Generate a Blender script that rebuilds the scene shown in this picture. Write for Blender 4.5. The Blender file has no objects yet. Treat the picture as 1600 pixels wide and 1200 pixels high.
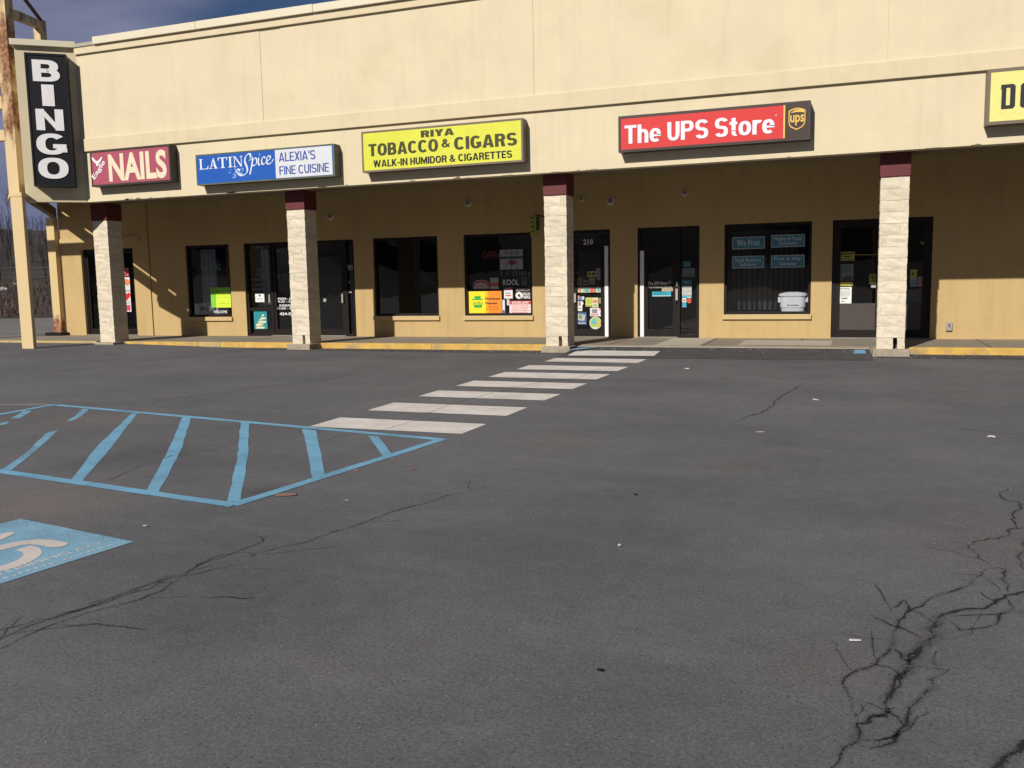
import bpy, bmesh, math, random
from mathutils import Vector, Matrix
random.seed(7)
S = bpy.context.scene
C = S.collection

# ------------------------------------------------------------------ camera
CAM = Vector((0, 0, 1.5)); FPX = 1399.4
YAW, PITCH, ROLL = 0.364758, 0.113241, -0.018735
_f = Vector((-math.sin(YAW)*math.cos(PITCH), math.cos(YAW)*math.cos(PITCH), -math.sin(PITCH)))
_r0 = Vector((math.cos(YAW), math.sin(YAW), 0)); _u0 = _r0.cross(_f)
_r = _r0*math.cos(ROLL) + _u0*math.sin(ROLL); _u = -_r0*math.sin(ROLL) + _u0*math.cos(ROLL)
cd = bpy.data.cameras.new('camera'); cam = bpy.data.objects.new('camera', cd); C.objects.link(cam)
cam.matrix_world = Matrix(((_r.x, _u.x, -_f.x, CAM.x), (_r.y, _u.y, -_f.y, CAM.y), (_r.z, _u.z, -_f.z, CAM.z), (0, 0, 0, 1)))
cd.sensor_width = 36; cd.lens = 36*FPX/1600; cd.clip_end = 2000
S.camera = cam
def ray(x, y): return _f + _r*((x-800)/FPX) - _u*((y-600)/FPX)
def at(x, y, Y):                       # survey helper: photo pixel -> (X, Z) on the plane Y
    d = ray(x, y); t = Y/d.y; return (CAM.x+d.x*t, CAM.z+d.z*t)
def gnd(x, y, z=0.0):                  # photo pixel -> (X, Y) on a level plane
    d = ray(x, y); t = (z-CAM.z)/d.z; return (d.x*t, d.y*t)

# ------------------------------------------------------------------ light
SUN = Vector((0.26, 1.0, -0.72)).normalized()
sd = bpy.data.lights.new('sun', 'SUN'); so = bpy.data.objects.new('sun', sd); C.objects.link(so)
so.location = (-10, -30, 30)
so.rotation_euler = SUN.to_track_quat('-Z', 'Y').to_euler()
sd.energy = 5.0; sd.angle = math.radians(0.53); sd.color = (1.0, 0.945, 0.86)
w = bpy.data.worlds.new("World"); S.world = w; w.use_nodes = True
nt = w.node_tree; nt.nodes.clear(); N = nt.nodes.new; L = nt.links.new
out = N('ShaderNodeOutputWorld'); bg = N('ShaderNodeBackground'); sky = N('ShaderNodeTexSky')
sky.sky_type = 'NISHITA'; sky.sun_disc = False
sky.sun_elevation = math.asin(-SUN.z); sky.sun_rotation = math.atan2(-SUN.x, -SUN.y)
sky.dust_density = 0.1; sky.ozone_density = 5.0; sky.air_density = 0.6
tc = N('ShaderNodeTexCoord'); mp = N('ShaderNodeMapping'); mp.inputs['Scale'].default_value = (1.0, 1.0, 3.2); mp.inputs['Location'].default_value = (0.35, 0.0, 0.2)
n1 = N('ShaderNodeTexNoise'); n1.inputs['Scale'].default_value = 2.2; n1.inputs['Detail'].default_value = 8; n1.inputs['Roughness'].default_value = 0.55
cr = N('ShaderNodeValToRGB'); cr.color_ramp.elements[0].position = 0.40; cr.color_ramp.elements[1].position = 0.66
n2 = N('ShaderNodeTexNoise'); n2.inputs['Scale'].default_value = 5.0; n2.inputs['Detail'].default_value = 6
cr2 = N('ShaderNodeValToRGB')
cr2.color_ramp.elements[0].color = (2.3, 2.6, 4.7, 1); cr2.color_ramp.elements[0].position = 0.3
cr2.color_ramp.elements[1].color = (4.8, 5.2, 7.6, 1); cr2.color_ramp.elements[1].position = 0.72
mx = N('ShaderNodeMix'); mx.data_type = 'RGBA'
L(tc.outputs['Generated'], mp.inputs['Vector']); L(mp.outputs[0], n1.inputs['Vector']); L(mp.outputs[0], n2.inputs['Vector'])
L(n2.outputs['Fac'], cr2.inputs['Fac'])
az = math.radians(39.5); dotn = N('ShaderNodeVectorMath'); dotn.operation = 'DOT_PRODUCT'; L(tc.outputs['Generated'], dotn.inputs[0]); dotn.inputs[1].default_value = (-math.cos(az), -math.sin(az), 0)
bias = N('ShaderNodeMath'); bias.operation = 'MULTIPLY_ADD'; L(dotn.outputs['Value'], bias.inputs[0]); bias.inputs[1].default_value = 2.6; L(n1.outputs['Fac'], bias.inputs[2])
L(bias.outputs[0], cr.inputs['Fac']); L(cr.outputs['Color'], mx.inputs['Factor']); L(sky.outputs[0], mx.inputs['A']); L(cr2.outputs['Color'], mx.inputs['B'])
L(mx.outputs['Result'], bg.inputs['Color']); bg.inputs['Strength'].default_value = 0.05
L(bg.outputs[0], out.inputs['Surface'])
S.view_settings.view_transform = 'Standard'; S.view_settings.look = 'None'
S.view_settings.exposure = 0.0; S.view_settings.gamma = 1; S.view_settings.use_curve_mapping = False

# ------------------------------------------------------------------ materials
MATS = {}
def nodes(m):
    m.use_nodes = True; t = m.node_tree; t.nodes.clear(); return t
def mat(name, col, rough=0.75, var=0.12, scale=3.0, bump=0.0, bscale=60.0, metal=0.0, stain=None, stain_amt=0.4, stain_scale=1.5, spec=0.35, streak=0.0):
    m = bpy.data.materials.new(name); t = nodes(m); n = t.nodes.new; l = t.links.new
    o = n('ShaderNodeOutputMaterial'); b = n('ShaderNodeBsdfPrincipled'); l(b.outputs[0], o.inputs[0])
    tcn = n('ShaderNodeNewGeometry')
    a = n('ShaderNodeTexNoise'); a.inputs['Scale'].default_value = scale; a.inputs['Detail'].default_value = 7; a.inputs['Roughness'].default_value = 0.62
    l(tcn.outputs['Position'], a.inputs['Vector'])
    mr = n('ShaderNodeMapRange'); mr.inputs[1].default_value = 0.3; mr.inputs[2].default_value = 0.7; mr.inputs[3].default_value = 1-var; mr.inputs[4].default_value = 1+var
    l(a.outputs['Fac'], mr.inputs[0])
    mul = n('ShaderNodeMix'); mul.data_type = 'RGBA'; mul.blend_type = 'MULTIPLY'; mul.inputs['Factor'].default_value = 1
    mul.inputs['A'].default_value = (*col, 1); l(mr.outputs[0], mul.inputs['B'])
    last = mul.outputs['Result']
    if streak:
        mpn = n('ShaderNodeMapping'); mpn.inputs['Scale'].default_value = (3.0, 3.0, 0.22); l(tcn.outputs['Position'], mpn.inputs[0])
        s = n('ShaderNodeTexNoise'); s.inputs['Scale'].default_value = 2.0; s.inputs['Detail'].default_value = 5; l(mpn.outputs[0], s.inputs['Vector'])
        r2 = n('ShaderNodeMapRange'); r2.inputs[1].default_value = 0.5; r2.inputs[2].default_value = 0.75; r2.inputs[3].default_value = 1; r2.inputs[4].default_value = 1-streak
        l(s.outputs['Fac'], r2.inputs[0])
        m2 = n('ShaderNodeMix'); m2.data_type = 'RGBA'; m2.blend_type = 'MULTIPLY'; m2.inputs['Factor'].default_value = 1
        l(last, m2.inputs['A']); l(r2.outputs[0], m2.inputs['B']); last = m2.outputs['Result']
    if stain:
        s = n('ShaderNodeTexNoise'); s.inputs['Scale'].default_value = stain_scale; s.inputs['Detail'].default_value = 9; s.inputs['Roughness'].default_value = 0.7
        l(tcn.outputs['Position'], s.inputs['Vector'])
        r2 = n('ShaderNodeMapRange'); r2.inputs[1].default_value = 0.52; r2.inputs[2].default_value = 0.68; r2.inputs[4].default_value = stain_amt
        l(s.outputs['Fac'], r2.inputs[0])
        m2 = n('ShaderNodeMix'); m2.data_type = 'RGBA'; l(r2.outputs[0], m2.inputs['Factor']); l(last, m2.inputs['A']); m2.inputs['B'].default_value = (*stain, 1); last = m2.outputs['Result']
    l(last, b.inputs['Base Color']); b.inputs['Roughness'].default_value = rough; b.inputs['Metallic'].default_value = metal
    b.inputs['Specular IOR Level'].default_value = spec
    if bump:
        k = n('ShaderNodeTexNoise'); k.inputs['Scale'].default_value = bscale; k.inputs['Detail'].default_value = 6; l(tcn.outputs['Position'], k.inputs['Vector'])
        bp = n('ShaderNodeBump'); bp.inputs['Strength'].default_value = bump; bp.inputs['Distance'].default_value = 0.02
        l(k.outputs['Fac'], bp.inputs['Height']); l(bp.outputs[0], b.inputs['Normal'])
    MATS[name] = m; return m
def flat(name, col, rough=0.5):
    if name in MATS: return MATS[name]
    return mat(name, col, rough, var=0.04, scale=6)
def colour(c, rough=0.5):
    key = 'print_%d_%d_%d' % tuple(int(v*255) for v in c)
    return MATS.get(key) or mat(key, c, rough, var=0.05, scale=9)

STUCCO = mat('cream_stucco', (0.64, 0.555, 0.38), 0.85, 0.045, 0.9, 0.10, 45, stain=(0.50, 0.43, 0.26), stain_amt=0.28, stain_scale=0.55, streak=0.05)
STUCCO2 = mat('cream_trim', (0.62, 0.53, 0.355), 0.8, 0.05, 1.2, 0.08, 50, stain=(0.46, 0.40, 0.26), stain_amt=0.3, stain_scale=0.8, streak=0.06)
COPE = mat('coping_metal', (0.66, 0.60, 0.45), 0.5, 0.04, 1.5, 0.0, stain=(0.42, 0.4, 0.34), stain_amt=0.25)
FLASH = mat('grey_flashing', (0.36, 0.33, 0.26), 0.6, 0.08, 3)
TAN = mat('tan_wall_paint', (0.49, 0.35, 0.16), 0.85, 0.05, 1.0, 0.12, 60, stain=(0.40, 0.27, 0.115), stain_amt=0.35, stain_scale=0.9, streak=0.10)
SILLM = mat('tan_sill_paint', (0.52, 0.385, 0.19), 0.7, 0.05, 2)
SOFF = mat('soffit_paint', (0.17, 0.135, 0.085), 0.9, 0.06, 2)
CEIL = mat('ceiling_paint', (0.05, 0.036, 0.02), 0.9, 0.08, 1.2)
def tone(m, amt):
    t = m.node_tree; b = next(n for n in t.nodes if n.type == 'BSDF_PRINCIPLED'); src = b.inputs['Base Color'].links[0].from_socket
    oi = t.nodes.new('ShaderNodeObjectInfo'); mr = t.nodes.new('ShaderNodeMapRange'); mr.inputs[3].default_value = 1-amt; mr.inputs[4].default_value = 1+amt*.5
    mx = t.nodes.new('ShaderNodeMix'); mx.data_type = 'RGBA'; mx.blend_type = 'MULTIPLY'; mx.inputs['Factor'].default_value = 1
    t.links.new(oi.outputs['Random'], mr.inputs[0]); t.links.new(src, mx.inputs['A']); t.links.new(mr.outputs[0], mx.inputs['B']); t.links.new(mx.outputs['Result'], b.inputs['Base Color'])
    return m
BLOCKM = mat('painted_split_block', (0.64, 0.565, 0.435), 0.85, 0.07, 6, 0.55, 15, stain=(0.54, 0.44, 0.31), stain_amt=0.25, stain_scale=3)
tone(BLOCKM, 0.09)
MORT = mat('mortar', (0.66, 0.60, 0.48), 0.9, 0.1, 20, 0.3, 80)
MAROON = mat('maroon_cap_metal', (0.115, 0.022, 0.024), 0.6, 0.12, 4)
BRONZE = mat('dark_bronze_frame', (0.014, 0.0105, 0.0095), 0.5, 0.15, 8, spec=0.2)
PANELB = mat('brown_door_panel', (0.062, 0.05, 0.045), 0.6, 0.08, 5)
BLACKM = mat('black_metal', (0.006, 0.006, 0.008), 0.45, 0.1, 8)
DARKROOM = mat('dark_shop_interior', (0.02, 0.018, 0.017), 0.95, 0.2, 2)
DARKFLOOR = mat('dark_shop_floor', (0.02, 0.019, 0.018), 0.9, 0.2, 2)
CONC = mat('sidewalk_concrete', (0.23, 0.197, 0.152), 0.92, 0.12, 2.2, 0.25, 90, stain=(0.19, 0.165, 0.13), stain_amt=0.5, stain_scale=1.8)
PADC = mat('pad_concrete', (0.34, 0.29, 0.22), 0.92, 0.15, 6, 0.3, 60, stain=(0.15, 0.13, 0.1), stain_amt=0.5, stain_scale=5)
KERBY = mat('yellow_kerb_paint', (0.56, 0.355, 0.085), 0.8, 0.15, 5, 0.15, 60, stain=(0.27, 0.23, 0.17), stain_amt=0.85, stain_scale=2.4)
KERBY2 = mat('faded_yellow_kerb_paint', (0.47, 0.34, 0.14), 0.8, 0.1, 5, 0.15, 60, stain=(0.28, 0.24, 0.18), stain_amt=0.8, stain_scale=3)
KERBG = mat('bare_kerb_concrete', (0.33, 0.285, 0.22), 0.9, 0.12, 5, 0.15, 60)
WHITEP = mat('white_plastic', (0.75, 0.76, 0.76), 0.5, 0.04, 5)
STRIPW = mat('white_door_strip', (0.75, 0.75, 0.77), 0.5, 0.05, 5)
THRESH = mat('worn_threshold', (0.22, 0.2, 0.17), 0.6, 0.15, 8)
ALU = mat('aluminium', (0.62, 0.57, 0.5), 0.35, 0.06, 8, metal=0.7)
SIGNCAB = mat('brown_sign_cabinet', (0.045, 0.032, 0.028), 0.5, 0.15, 6)
SIGNCAB2 = mat('taupe_sign_frame', (0.16, 0.125, 0.09), 0.5, 0.12, 6)
SIGNCAB3 = mat('green_sign_frame', (0.10, 0.115, 0.06), 0.6, 0.2, 8, stain=(0.25, 0.23, 0.15), stain_amt=0.5, stain_scale=6)
GREY = mat('grey_metal', (0.3, 0.29, 0.28), 0.5, 0.1, 8)

def asphalt():
    BR = (0.165, 0.128, 0.102); DK = (0.045, 0.042, 0.042)
    STAINS = [(*gnd(40, 790), 0.95, .62, (0.165, 0.142, 0.125)), (*gnd(150, 655), 0.8, .42, (.15, .128, .112)), (*gnd(1290, 1040), .30, .30, (0.13, 0.105, 0.09)), (*gnd(870, 690), .5, .2, BR), (*gnd(1150, 727), .35, .28, (.115, .088, .07)), (*gnd(410, 768), .22, .65, DK), (*gnd(1570, 850), .7, .2, BR), (*gnd(620, 1000), .7, .16, (.12, .105, .095)), (*gnd(240, 705), .6, .4, DK), (*gnd(350, 940), .6, .3, DK), (*gnd(1470, 990), .45, .3, DK), (*gnd(140, 725), .5, .35, DK), (*gnd(790, 560), 1.2, .3, DK), (*gnd(1250, 900), .8, .16, (.125, .122, .125)), (*gnd(900, 850), 1.0, .2, DK)]
    m = bpy.data.materials.new('asphalt'); t = nodes(m); n = t.nodes.new; l = t.links.new
    o = n('ShaderNodeOutputMaterial'); b = n('ShaderNodeBsdfPrincipled'); l(b.outputs[0], o.inputs[0])
    g = n('ShaderNodeNewGeometry'); P = g.outputs['Position']
    def noise(s, d=6, r=0.6, sc=None):
        k = n('ShaderNodeTexNoise'); k.inputs['Scale'].default_value = s; k.inputs['Detail'].default_value = d; k.inputs['Roughness'].default_value = r
        if sc:
            q = n('ShaderNodeMapping'); q.inputs['Scale'].default_value = sc; l(P, q.inputs[0]); l(q.outputs[0], k.inputs['Vector'])
        else: l(P, k.inputs['Vector'])
        return k.outputs['Fac']
    def rng(v, a, bb, c, d):
        k = n('ShaderNodeMapRange'); l(v, k.inputs[0])
        for i, x in enumerate((a, bb, c, d)): k.inputs[i+1].default_value = x
        return k.outputs[0]
    def mixc(f, A, B, mode='MIX'):
        k = n('ShaderNodeMix'); k.data_type = 'RGBA'; k.blend_type = mode
        if isinstance(f, float): k.inputs['Factor'].default_value = f
        else: l(f, k.inputs['Factor'])
        for nm, v in (('A', A), ('B', B)):
            if isinstance(v, tuple): k.inputs[nm].default_value = (*v, 1)
            else: l(v, k.inputs[nm])
        return k.outputs['Result']
    base = mixc(rng(noise(0.35, 8), 0.35, 0.68, 0, 1), (0.084, 0.085, 0.092), (0.124, 0.123, 0.127))
    base = mixc(rng(noise(1.3, 9, 0.7, (0.5, 1.5, 1)), 0.5, 0.75, 0, 0.55), base, (0.145, 0.139, 0.134))
    base = mixc(rng(noise(0.8, 9, 0.72, (1.3, .6, 1)), 0.55, 0.78, 0, 0.5), base, (0.056, 0.054, 0.056))
    base = mixc(rng(noise(0.23, 9, 0.72), 0.56, 0.74, 0, 0.42), base, (0.148, 0.116, 0.093))   # brownish dirt
    base = mixc(1.0, base, rng(noise(7, 8, 0.8), 0.3, 0.7, 0.86, 1.15), 'MULTIPLY')
    base = mixc(rng(noise(3.2, 12, 0.82, (0.7, 1.6, 1)), 0.60, 0.72, 0, 0.5), base, (0.17, 0.162, 0.155))   # pale scuffs
    base = mixc(rng(noise(5.1, 12, 0.8), 0.63, 0.72, 0, 0.55), base, (0.045, 0.043, 0.045))               # dark pits
    for (sx_, sy_, sr_, am_, col_) in STAINS:
        vs = n('ShaderNodeVectorMath'); vs.operation = 'DISTANCE'; l(P, vs.inputs[0]); vs.inputs[1].default_value = (sx_, sy_, 0)
        dd_ = n('ShaderNodeMath'); dd_.operation = 'MULTIPLY_ADD'; l(noise(3.0/sr_, 10, 0.8), dd_.inputs[0]); dd_.inputs[1].default_value = sr_*2.2; l(vs.outputs['Value'], dd_.inputs[2])
        base = mixc(rng(dd_.outputs[0], sr_*1.2, sr_*2.2, am_, 0), base, col_)
    base = mixc(1.0, base, rng(noise(60, 5, 0.95), 0.30, 0.70, 0.40, 1.6), 'MULTIPLY')          # aggregate grain
    base = mixc(1.0, base, rng(noise(260, 2, 0.8), 0.3, 0.7, 0.6, 1.4), 'MULTIPLY')
    v = n('ShaderNodeTexVoronoi'); v.inputs['Scale'].default_value = 55; l(P, v.inputs['Vector'])
    sep = n('ShaderNodeSeparateColor'); l(v.outputs['Color'], sep.inputs[0])
    pick = rng(sep.outputs[0], 0.93, 0.95, 0, 1); close = rng(v.outputs['Distance'], 0.12, 0.32, 1, 0)
    mm = n('ShaderNodeMath'); mm.operation = 'MULTIPLY'; l(pick, mm.inputs[0]); l(close, mm.inputs[1])
    base = mixc(mm.outputs[0], base, (0.19, 0.18, 0.17))
    pick2 = rng(sep.outputs[1], 0.90, 0.93, 0, 0.8); m3 = n('ShaderNodeMath'); m3.operation = 'MULTIPLY'; l(pick2, m3.inputs[0]); l(close, m3.inputs[1])
    base = mixc(m3.outputs[0], base, (0.022, 0.02, 0.02))
    l(base, b.inputs['Base Color']); b.inputs['Roughness'].default_value = 0.88; b.inputs['Specular IOR Level'].default_value = 0.25
    bp = n('ShaderNodeBump'); bp.inputs['Strength'].default_value = 0.35; bp.inputs['Distance'].default_value = 0.006
    l(noise(120, 4, 0.75), bp.inputs['Height'])
    b2 = n('ShaderNodeBump'); b2.inputs['Strength'].default_value = 0.25; b2.inputs['Distance'].default_value = 0.05
    l(noise(1.1, 6), b2.inputs['Height']); l(bp.outputs[0], b2.inputs['Normal'])
    l(b2.outputs[0], b.inputs['Normal'])
    MATS['asphalt'] = m; return m
ASPH = asphalt()

def paint(name, col, wear=0.35, lo=0.5, hi=0.62):
    """road paint worn through to bare asphalt in patches"""
    m = bpy.data.materials.new(name); t = nodes(m); n = t.nodes.new; l = t.links.new
    o = n('ShaderNodeOutputMaterial'); b = n('ShaderNodeBsdfPrincipled'); tr = n('ShaderNodeBsdfTransparent'); ms = n('ShaderNodeMixShader')
    g = n('ShaderNodeNewGeometry')
    a = n('ShaderNodeTexNoise'); a.inputs['Scale'].default_value = 1.6; a.inputs['Detail'].default_value = 8; a.inputs['Roughness'].default_value = 0.7; l(g.outputs['Position'], a.inputs['Vector'])
    c = n('ShaderNodeTexNoise'); c.inputs['Scale'].default_value = 75; c.inputs['Detail'].default_value = 4; c.inputs['Roughness'].default_value = 0.8; l(g.outputs['Position'], c.inputs['Vector'])
    mr = n('ShaderNodeMapRange'); mr.inputs[1].default_value = lo; mr.inputs[2].default_value = hi+0.1; mr.inputs[3].default_value = 0.13; mr.inputs[4].default_value = wear; l(a.outputs['Fac'], mr.inputs[0])
    m2 = n('ShaderNodeMapRange'); m2.inputs[1].default_value = 0.46; m2.inputs[2].default_value = 0.58; l(c.outputs['Fac'], m2.inputs[0])
    mu = n('ShaderNodeMath'); mu.operation = 'MULTIPLY_ADD'; l(m2.outputs[0], mu.inputs[0]); l(mr.outputs[0], mu.inputs[1]); mu.inputs[2].default_value = 0.03
    d = n('ShaderNodeTexNoise'); d.inputs['Scale'].default_value = 2.7; d.inputs['Detail'].default_value = 6; l(g.outputs['Position'], d.inputs['Vector'])
    mr3 = n('ShaderNodeMapRange'); mr3.inputs[1].default_value = 0.3; mr3.inputs[2].default_value = 0.7; mr3.inputs[3].default_value = 0.88; mr3.inputs[4].default_value = 1.08; l(d.outputs['Fac'], mr3.inputs[0])
    mc = n('ShaderNodeMix'); mc.data_type = 'RGBA'; mc.blend_type = 'MULTIPLY'; mc.inputs['Factor'].default_value = 1; mc.inputs['A'].default_value = (*col, 1); l(mr3.outputs[0], mc.inputs['B'])
    l(mc.outputs['Result'], b.inputs['Base Color']); b.inputs['Roughness'].default_value = 0.8
    l(mu.outputs[0], ms.inputs[0]); l(b.outputs[0], ms.inputs[1]); l(tr.outputs[0], ms.inputs[2]); l(ms.outputs[0], o.inputs[0])
    MATS[name] = m; return m
PWHITE = paint('white_road_paint', (0.64, 0.595, 0.55), 0.6, 0.46)
PBLUE = paint('blue_road_paint', (0.155, 0.365, 0.52), 0.85, 0.48)
PBLUE3 = paint('pale_blue_bay_paint', (0.20, 0.38, 0.50), 0.7, 0.42, 0.6)
PBLUE2 = paint('pale_blue_worn_paint', (0.17, 0.37, 0.50), 0.95, 0.42, 0.5)
PCREAM = paint('worn_white_symbol_paint', (0.58, 0.52, 0.48), 0.5)
PFAINT = paint('faint_white_paint', (0.4, 0.38, 0.36), 1.3, 0.35, 0.5)

def crackmat():
    m = bpy.data.materials.new('crack'); t = nodes(m); n = t.nodes.new; l = t.links.new
    o = n('ShaderNodeOutputMaterial'); b = n('ShaderNodeBsdfPrincipled'); tr = n('ShaderNodeBsdfTransparent'); ms = n('ShaderNodeMixShader')
    b.inputs['Base Color'].default_value = (0.026, 0.024, 0.024, 1); b.inputs['Roughness'].default_value = 1; b.inputs['Specular IOR Level'].default_value = 0
    u = n('ShaderNodeAttribute'); u.attribute_name = 'across'
    g = n('ShaderNodeNewGeometry')
    a = n('ShaderNodeTexNoise'); a.inputs['Scale'].default_value = 85; a.inputs['Detail'].default_value = 5; a.inputs['Roughness'].default_value = 0.75; l(g.outputs['Position'], a.inputs['Vector'])
    c = n('ShaderNodeTexNoise'); c.inputs['Scale'].default_value = 4.5; c.inputs['Detail'].default_value = 4; l(g.outputs['Position'], c.inputs['Vector'])
    # opacity = clamp((0.55 - |across| + (noise-.5)*1.6 + (big-.5)*1.2) * 3)
    def M(op, x, y, z=None):
        k = n('ShaderNodeMath'); k.operation = op
        for i, vv in enumerate((x, y, z)):
            if vv is None: continue
            if isinstance(vv, (int, float)): k.inputs[i].default_value = vv
            else: l(vv, k.inputs[i])
        return k.outputs[0]
    core = M('SUBTRACT', 0.26-0.75-0.6, u.outputs['Fac']); core = M('MULTIPLY_ADD', a.outputs['Fac'], 1.5, core); core = M('MULTIPLY_ADD', c.outputs['Fac'], 1.2, core); core = M('MULTIPLY', core, 3.0)
    kc = n('ShaderNodeClamp'); l(core, kc.inputs[0]); kc.inputs[2].default_value = 0.74
    halo = M('SUBTRACT', 1.0, u.outputs['Fac']); halo = M('MULTIPLY', halo, M('MULTIPLY_ADD', a.outputs['Fac'], 3.0, -1.1)); halo = M('MULTIPLY', halo, 0.5)
    kh = n('ShaderNodeClamp'); l(halo, kh.inputs[0]); kh.inputs[2].default_value = 0.3
    kk = M('MAXIMUM', kc.outputs[0], kh.outputs[0]); k = n('ShaderNodeClamp'); l(kk, k.inputs[0])
    l(k.outputs[0], ms.inputs[0]); l(tr.outputs[0], ms.inputs[1]); l(b.outputs[0], ms.inputs[2]); l(ms.outputs[0], o.inputs[0])
    return m
CRACK = crackmat()

def glassmat(name, tint):
    m = bpy.data.materials.new(name); t = nodes(m); n = t.nodes.new; l = t.links.new
    o = n('ShaderNodeOutputMaterial'); tr = n('ShaderNodeBsdfTransparent'); gl = n('ShaderNodeBsdfGlossy'); ms = n('ShaderNodeMixShader')
    tr.inputs[0].default_value = (tint*0.97, tint*0.98, tint, 1); gl.inputs['Roughness'].default_value = 0.015
    fr = n('ShaderNodeFresnel'); fr.inputs[0].default_value = 1.5
    g = n('ShaderNodeNewGeometry'); a = n('ShaderNodeTexNoise'); a.inputs['Scale'].default_value = 1.3; l(g.outputs['Position'], a.inputs['Vector'])
    bp = n('ShaderNodeBump'); bp.inputs['Strength'].default_value = 0.05; bp.inputs['Distance'].default_value = 0.05; l(a.outputs['Fac'], bp.inputs['Height']); l(bp.outputs[0], gl.inputs['Normal'])
    l(fr.outputs[0], ms.inputs[0]); l(tr.outputs[0], ms.inputs[1]); l(gl.outputs[0], ms.inputs[2]); l(ms.outputs[0], o.inputs[0])
    MATS[name] = m; return m
GLASS = glassmat('tinted_glass', 0.92)

def rustmat(name, base, z0, z1, amt):
    """cream paint with rust showing through; rust wear grows from height z0 to z1"""
    m = bpy.data.materials.new(name); t = nodes(m); n = t.nodes.new; l = t.links.new
    o = n('ShaderNodeOutputMaterial'); b = n('ShaderNodeBsdfPrincipled'); l(b.outputs[0], o.inputs[0])
    g = n('ShaderNodeNewGeometry'); q = n('ShaderNodeMapping'); q.inputs['Scale'].default_value = (1, 1, 0.35); l(g.outputs['Position'], q.inputs[0])
    a = n('ShaderNodeTexNoise'); a.inputs['Scale'].default_value = 3.2; a.inputs['Detail'].default_value = 9; a.inputs['Roughness'].default_value = 0.68; l(q.outputs[0], a.inputs['Vector'])
    sp = n('ShaderNodeSeparateXYZ'); l(g.outputs['Position'], sp.inputs[0])
    zr = n('ShaderNodeMapRange'); zr.inputs[1].default_value = z0; zr.inputs[2].default_value = z1; zr.inputs[3].default_value = -0.35; zr.inputs[4].default_value = amt; l(sp.outputs['Z'], zr.inputs[0])
    ad = n('ShaderNodeMath'); l(a.outputs['Fac'], ad.inputs[0]); l(zr.outputs[0], ad.inputs[1])
    r = n('ShaderNodeMapRange'); r.inputs[1].default_value = 0.5; r.inputs[2].default_value = 0.64; l(ad.outputs[0], r.inputs[0])
    c2 = n('ShaderNodeTexNoise'); c2.inputs['Scale'].default_value = 11; c2.inputs['Detail'].default_value = 5; l(g.outputs['Position'], c2.inputs['Vector'])
    rr = n('ShaderNodeValToRGB'); rr.color_ramp.elements[0].color = (0.10, 0.035, 0.016, 1); rr.color_ramp.elements[1].color = (0.36, 0.17, 0.075, 1); rr.color_ramp.elements[0].position = .35; rr.color_ramp.elements[1].position = .65
    l(c2.outputs['Fac'], rr.inputs[0])
    mx = n('ShaderNodeMix'); mx.data_type = 'RGBA'; l(r.outputs[0], mx.inputs['Factor']); mx.inputs['A'].default_value = (*base, 1); l(rr.outputs[0], mx.inputs['B'])
    l(mx.outputs['Result'], b.inputs['Base Color']); b.inputs['Roughness'].default_value = 0.75
    MATS[name] = m; return m
RUSTPOLE = rustmat('cream_paint_rusting', (0.60, 0.46, 0.25), 3.9, 5.6, 0.10)
RUSTRAIL = rustmat('rusty_rail_paint', (0.60, 0.46, 0.25), 2, 9, 0.07)
RUSTPOST = rustmat('post_paint_rusting_at_foot', (0.58, 0.44, 0.22), 1.5, 0.2, 0.30)

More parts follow.
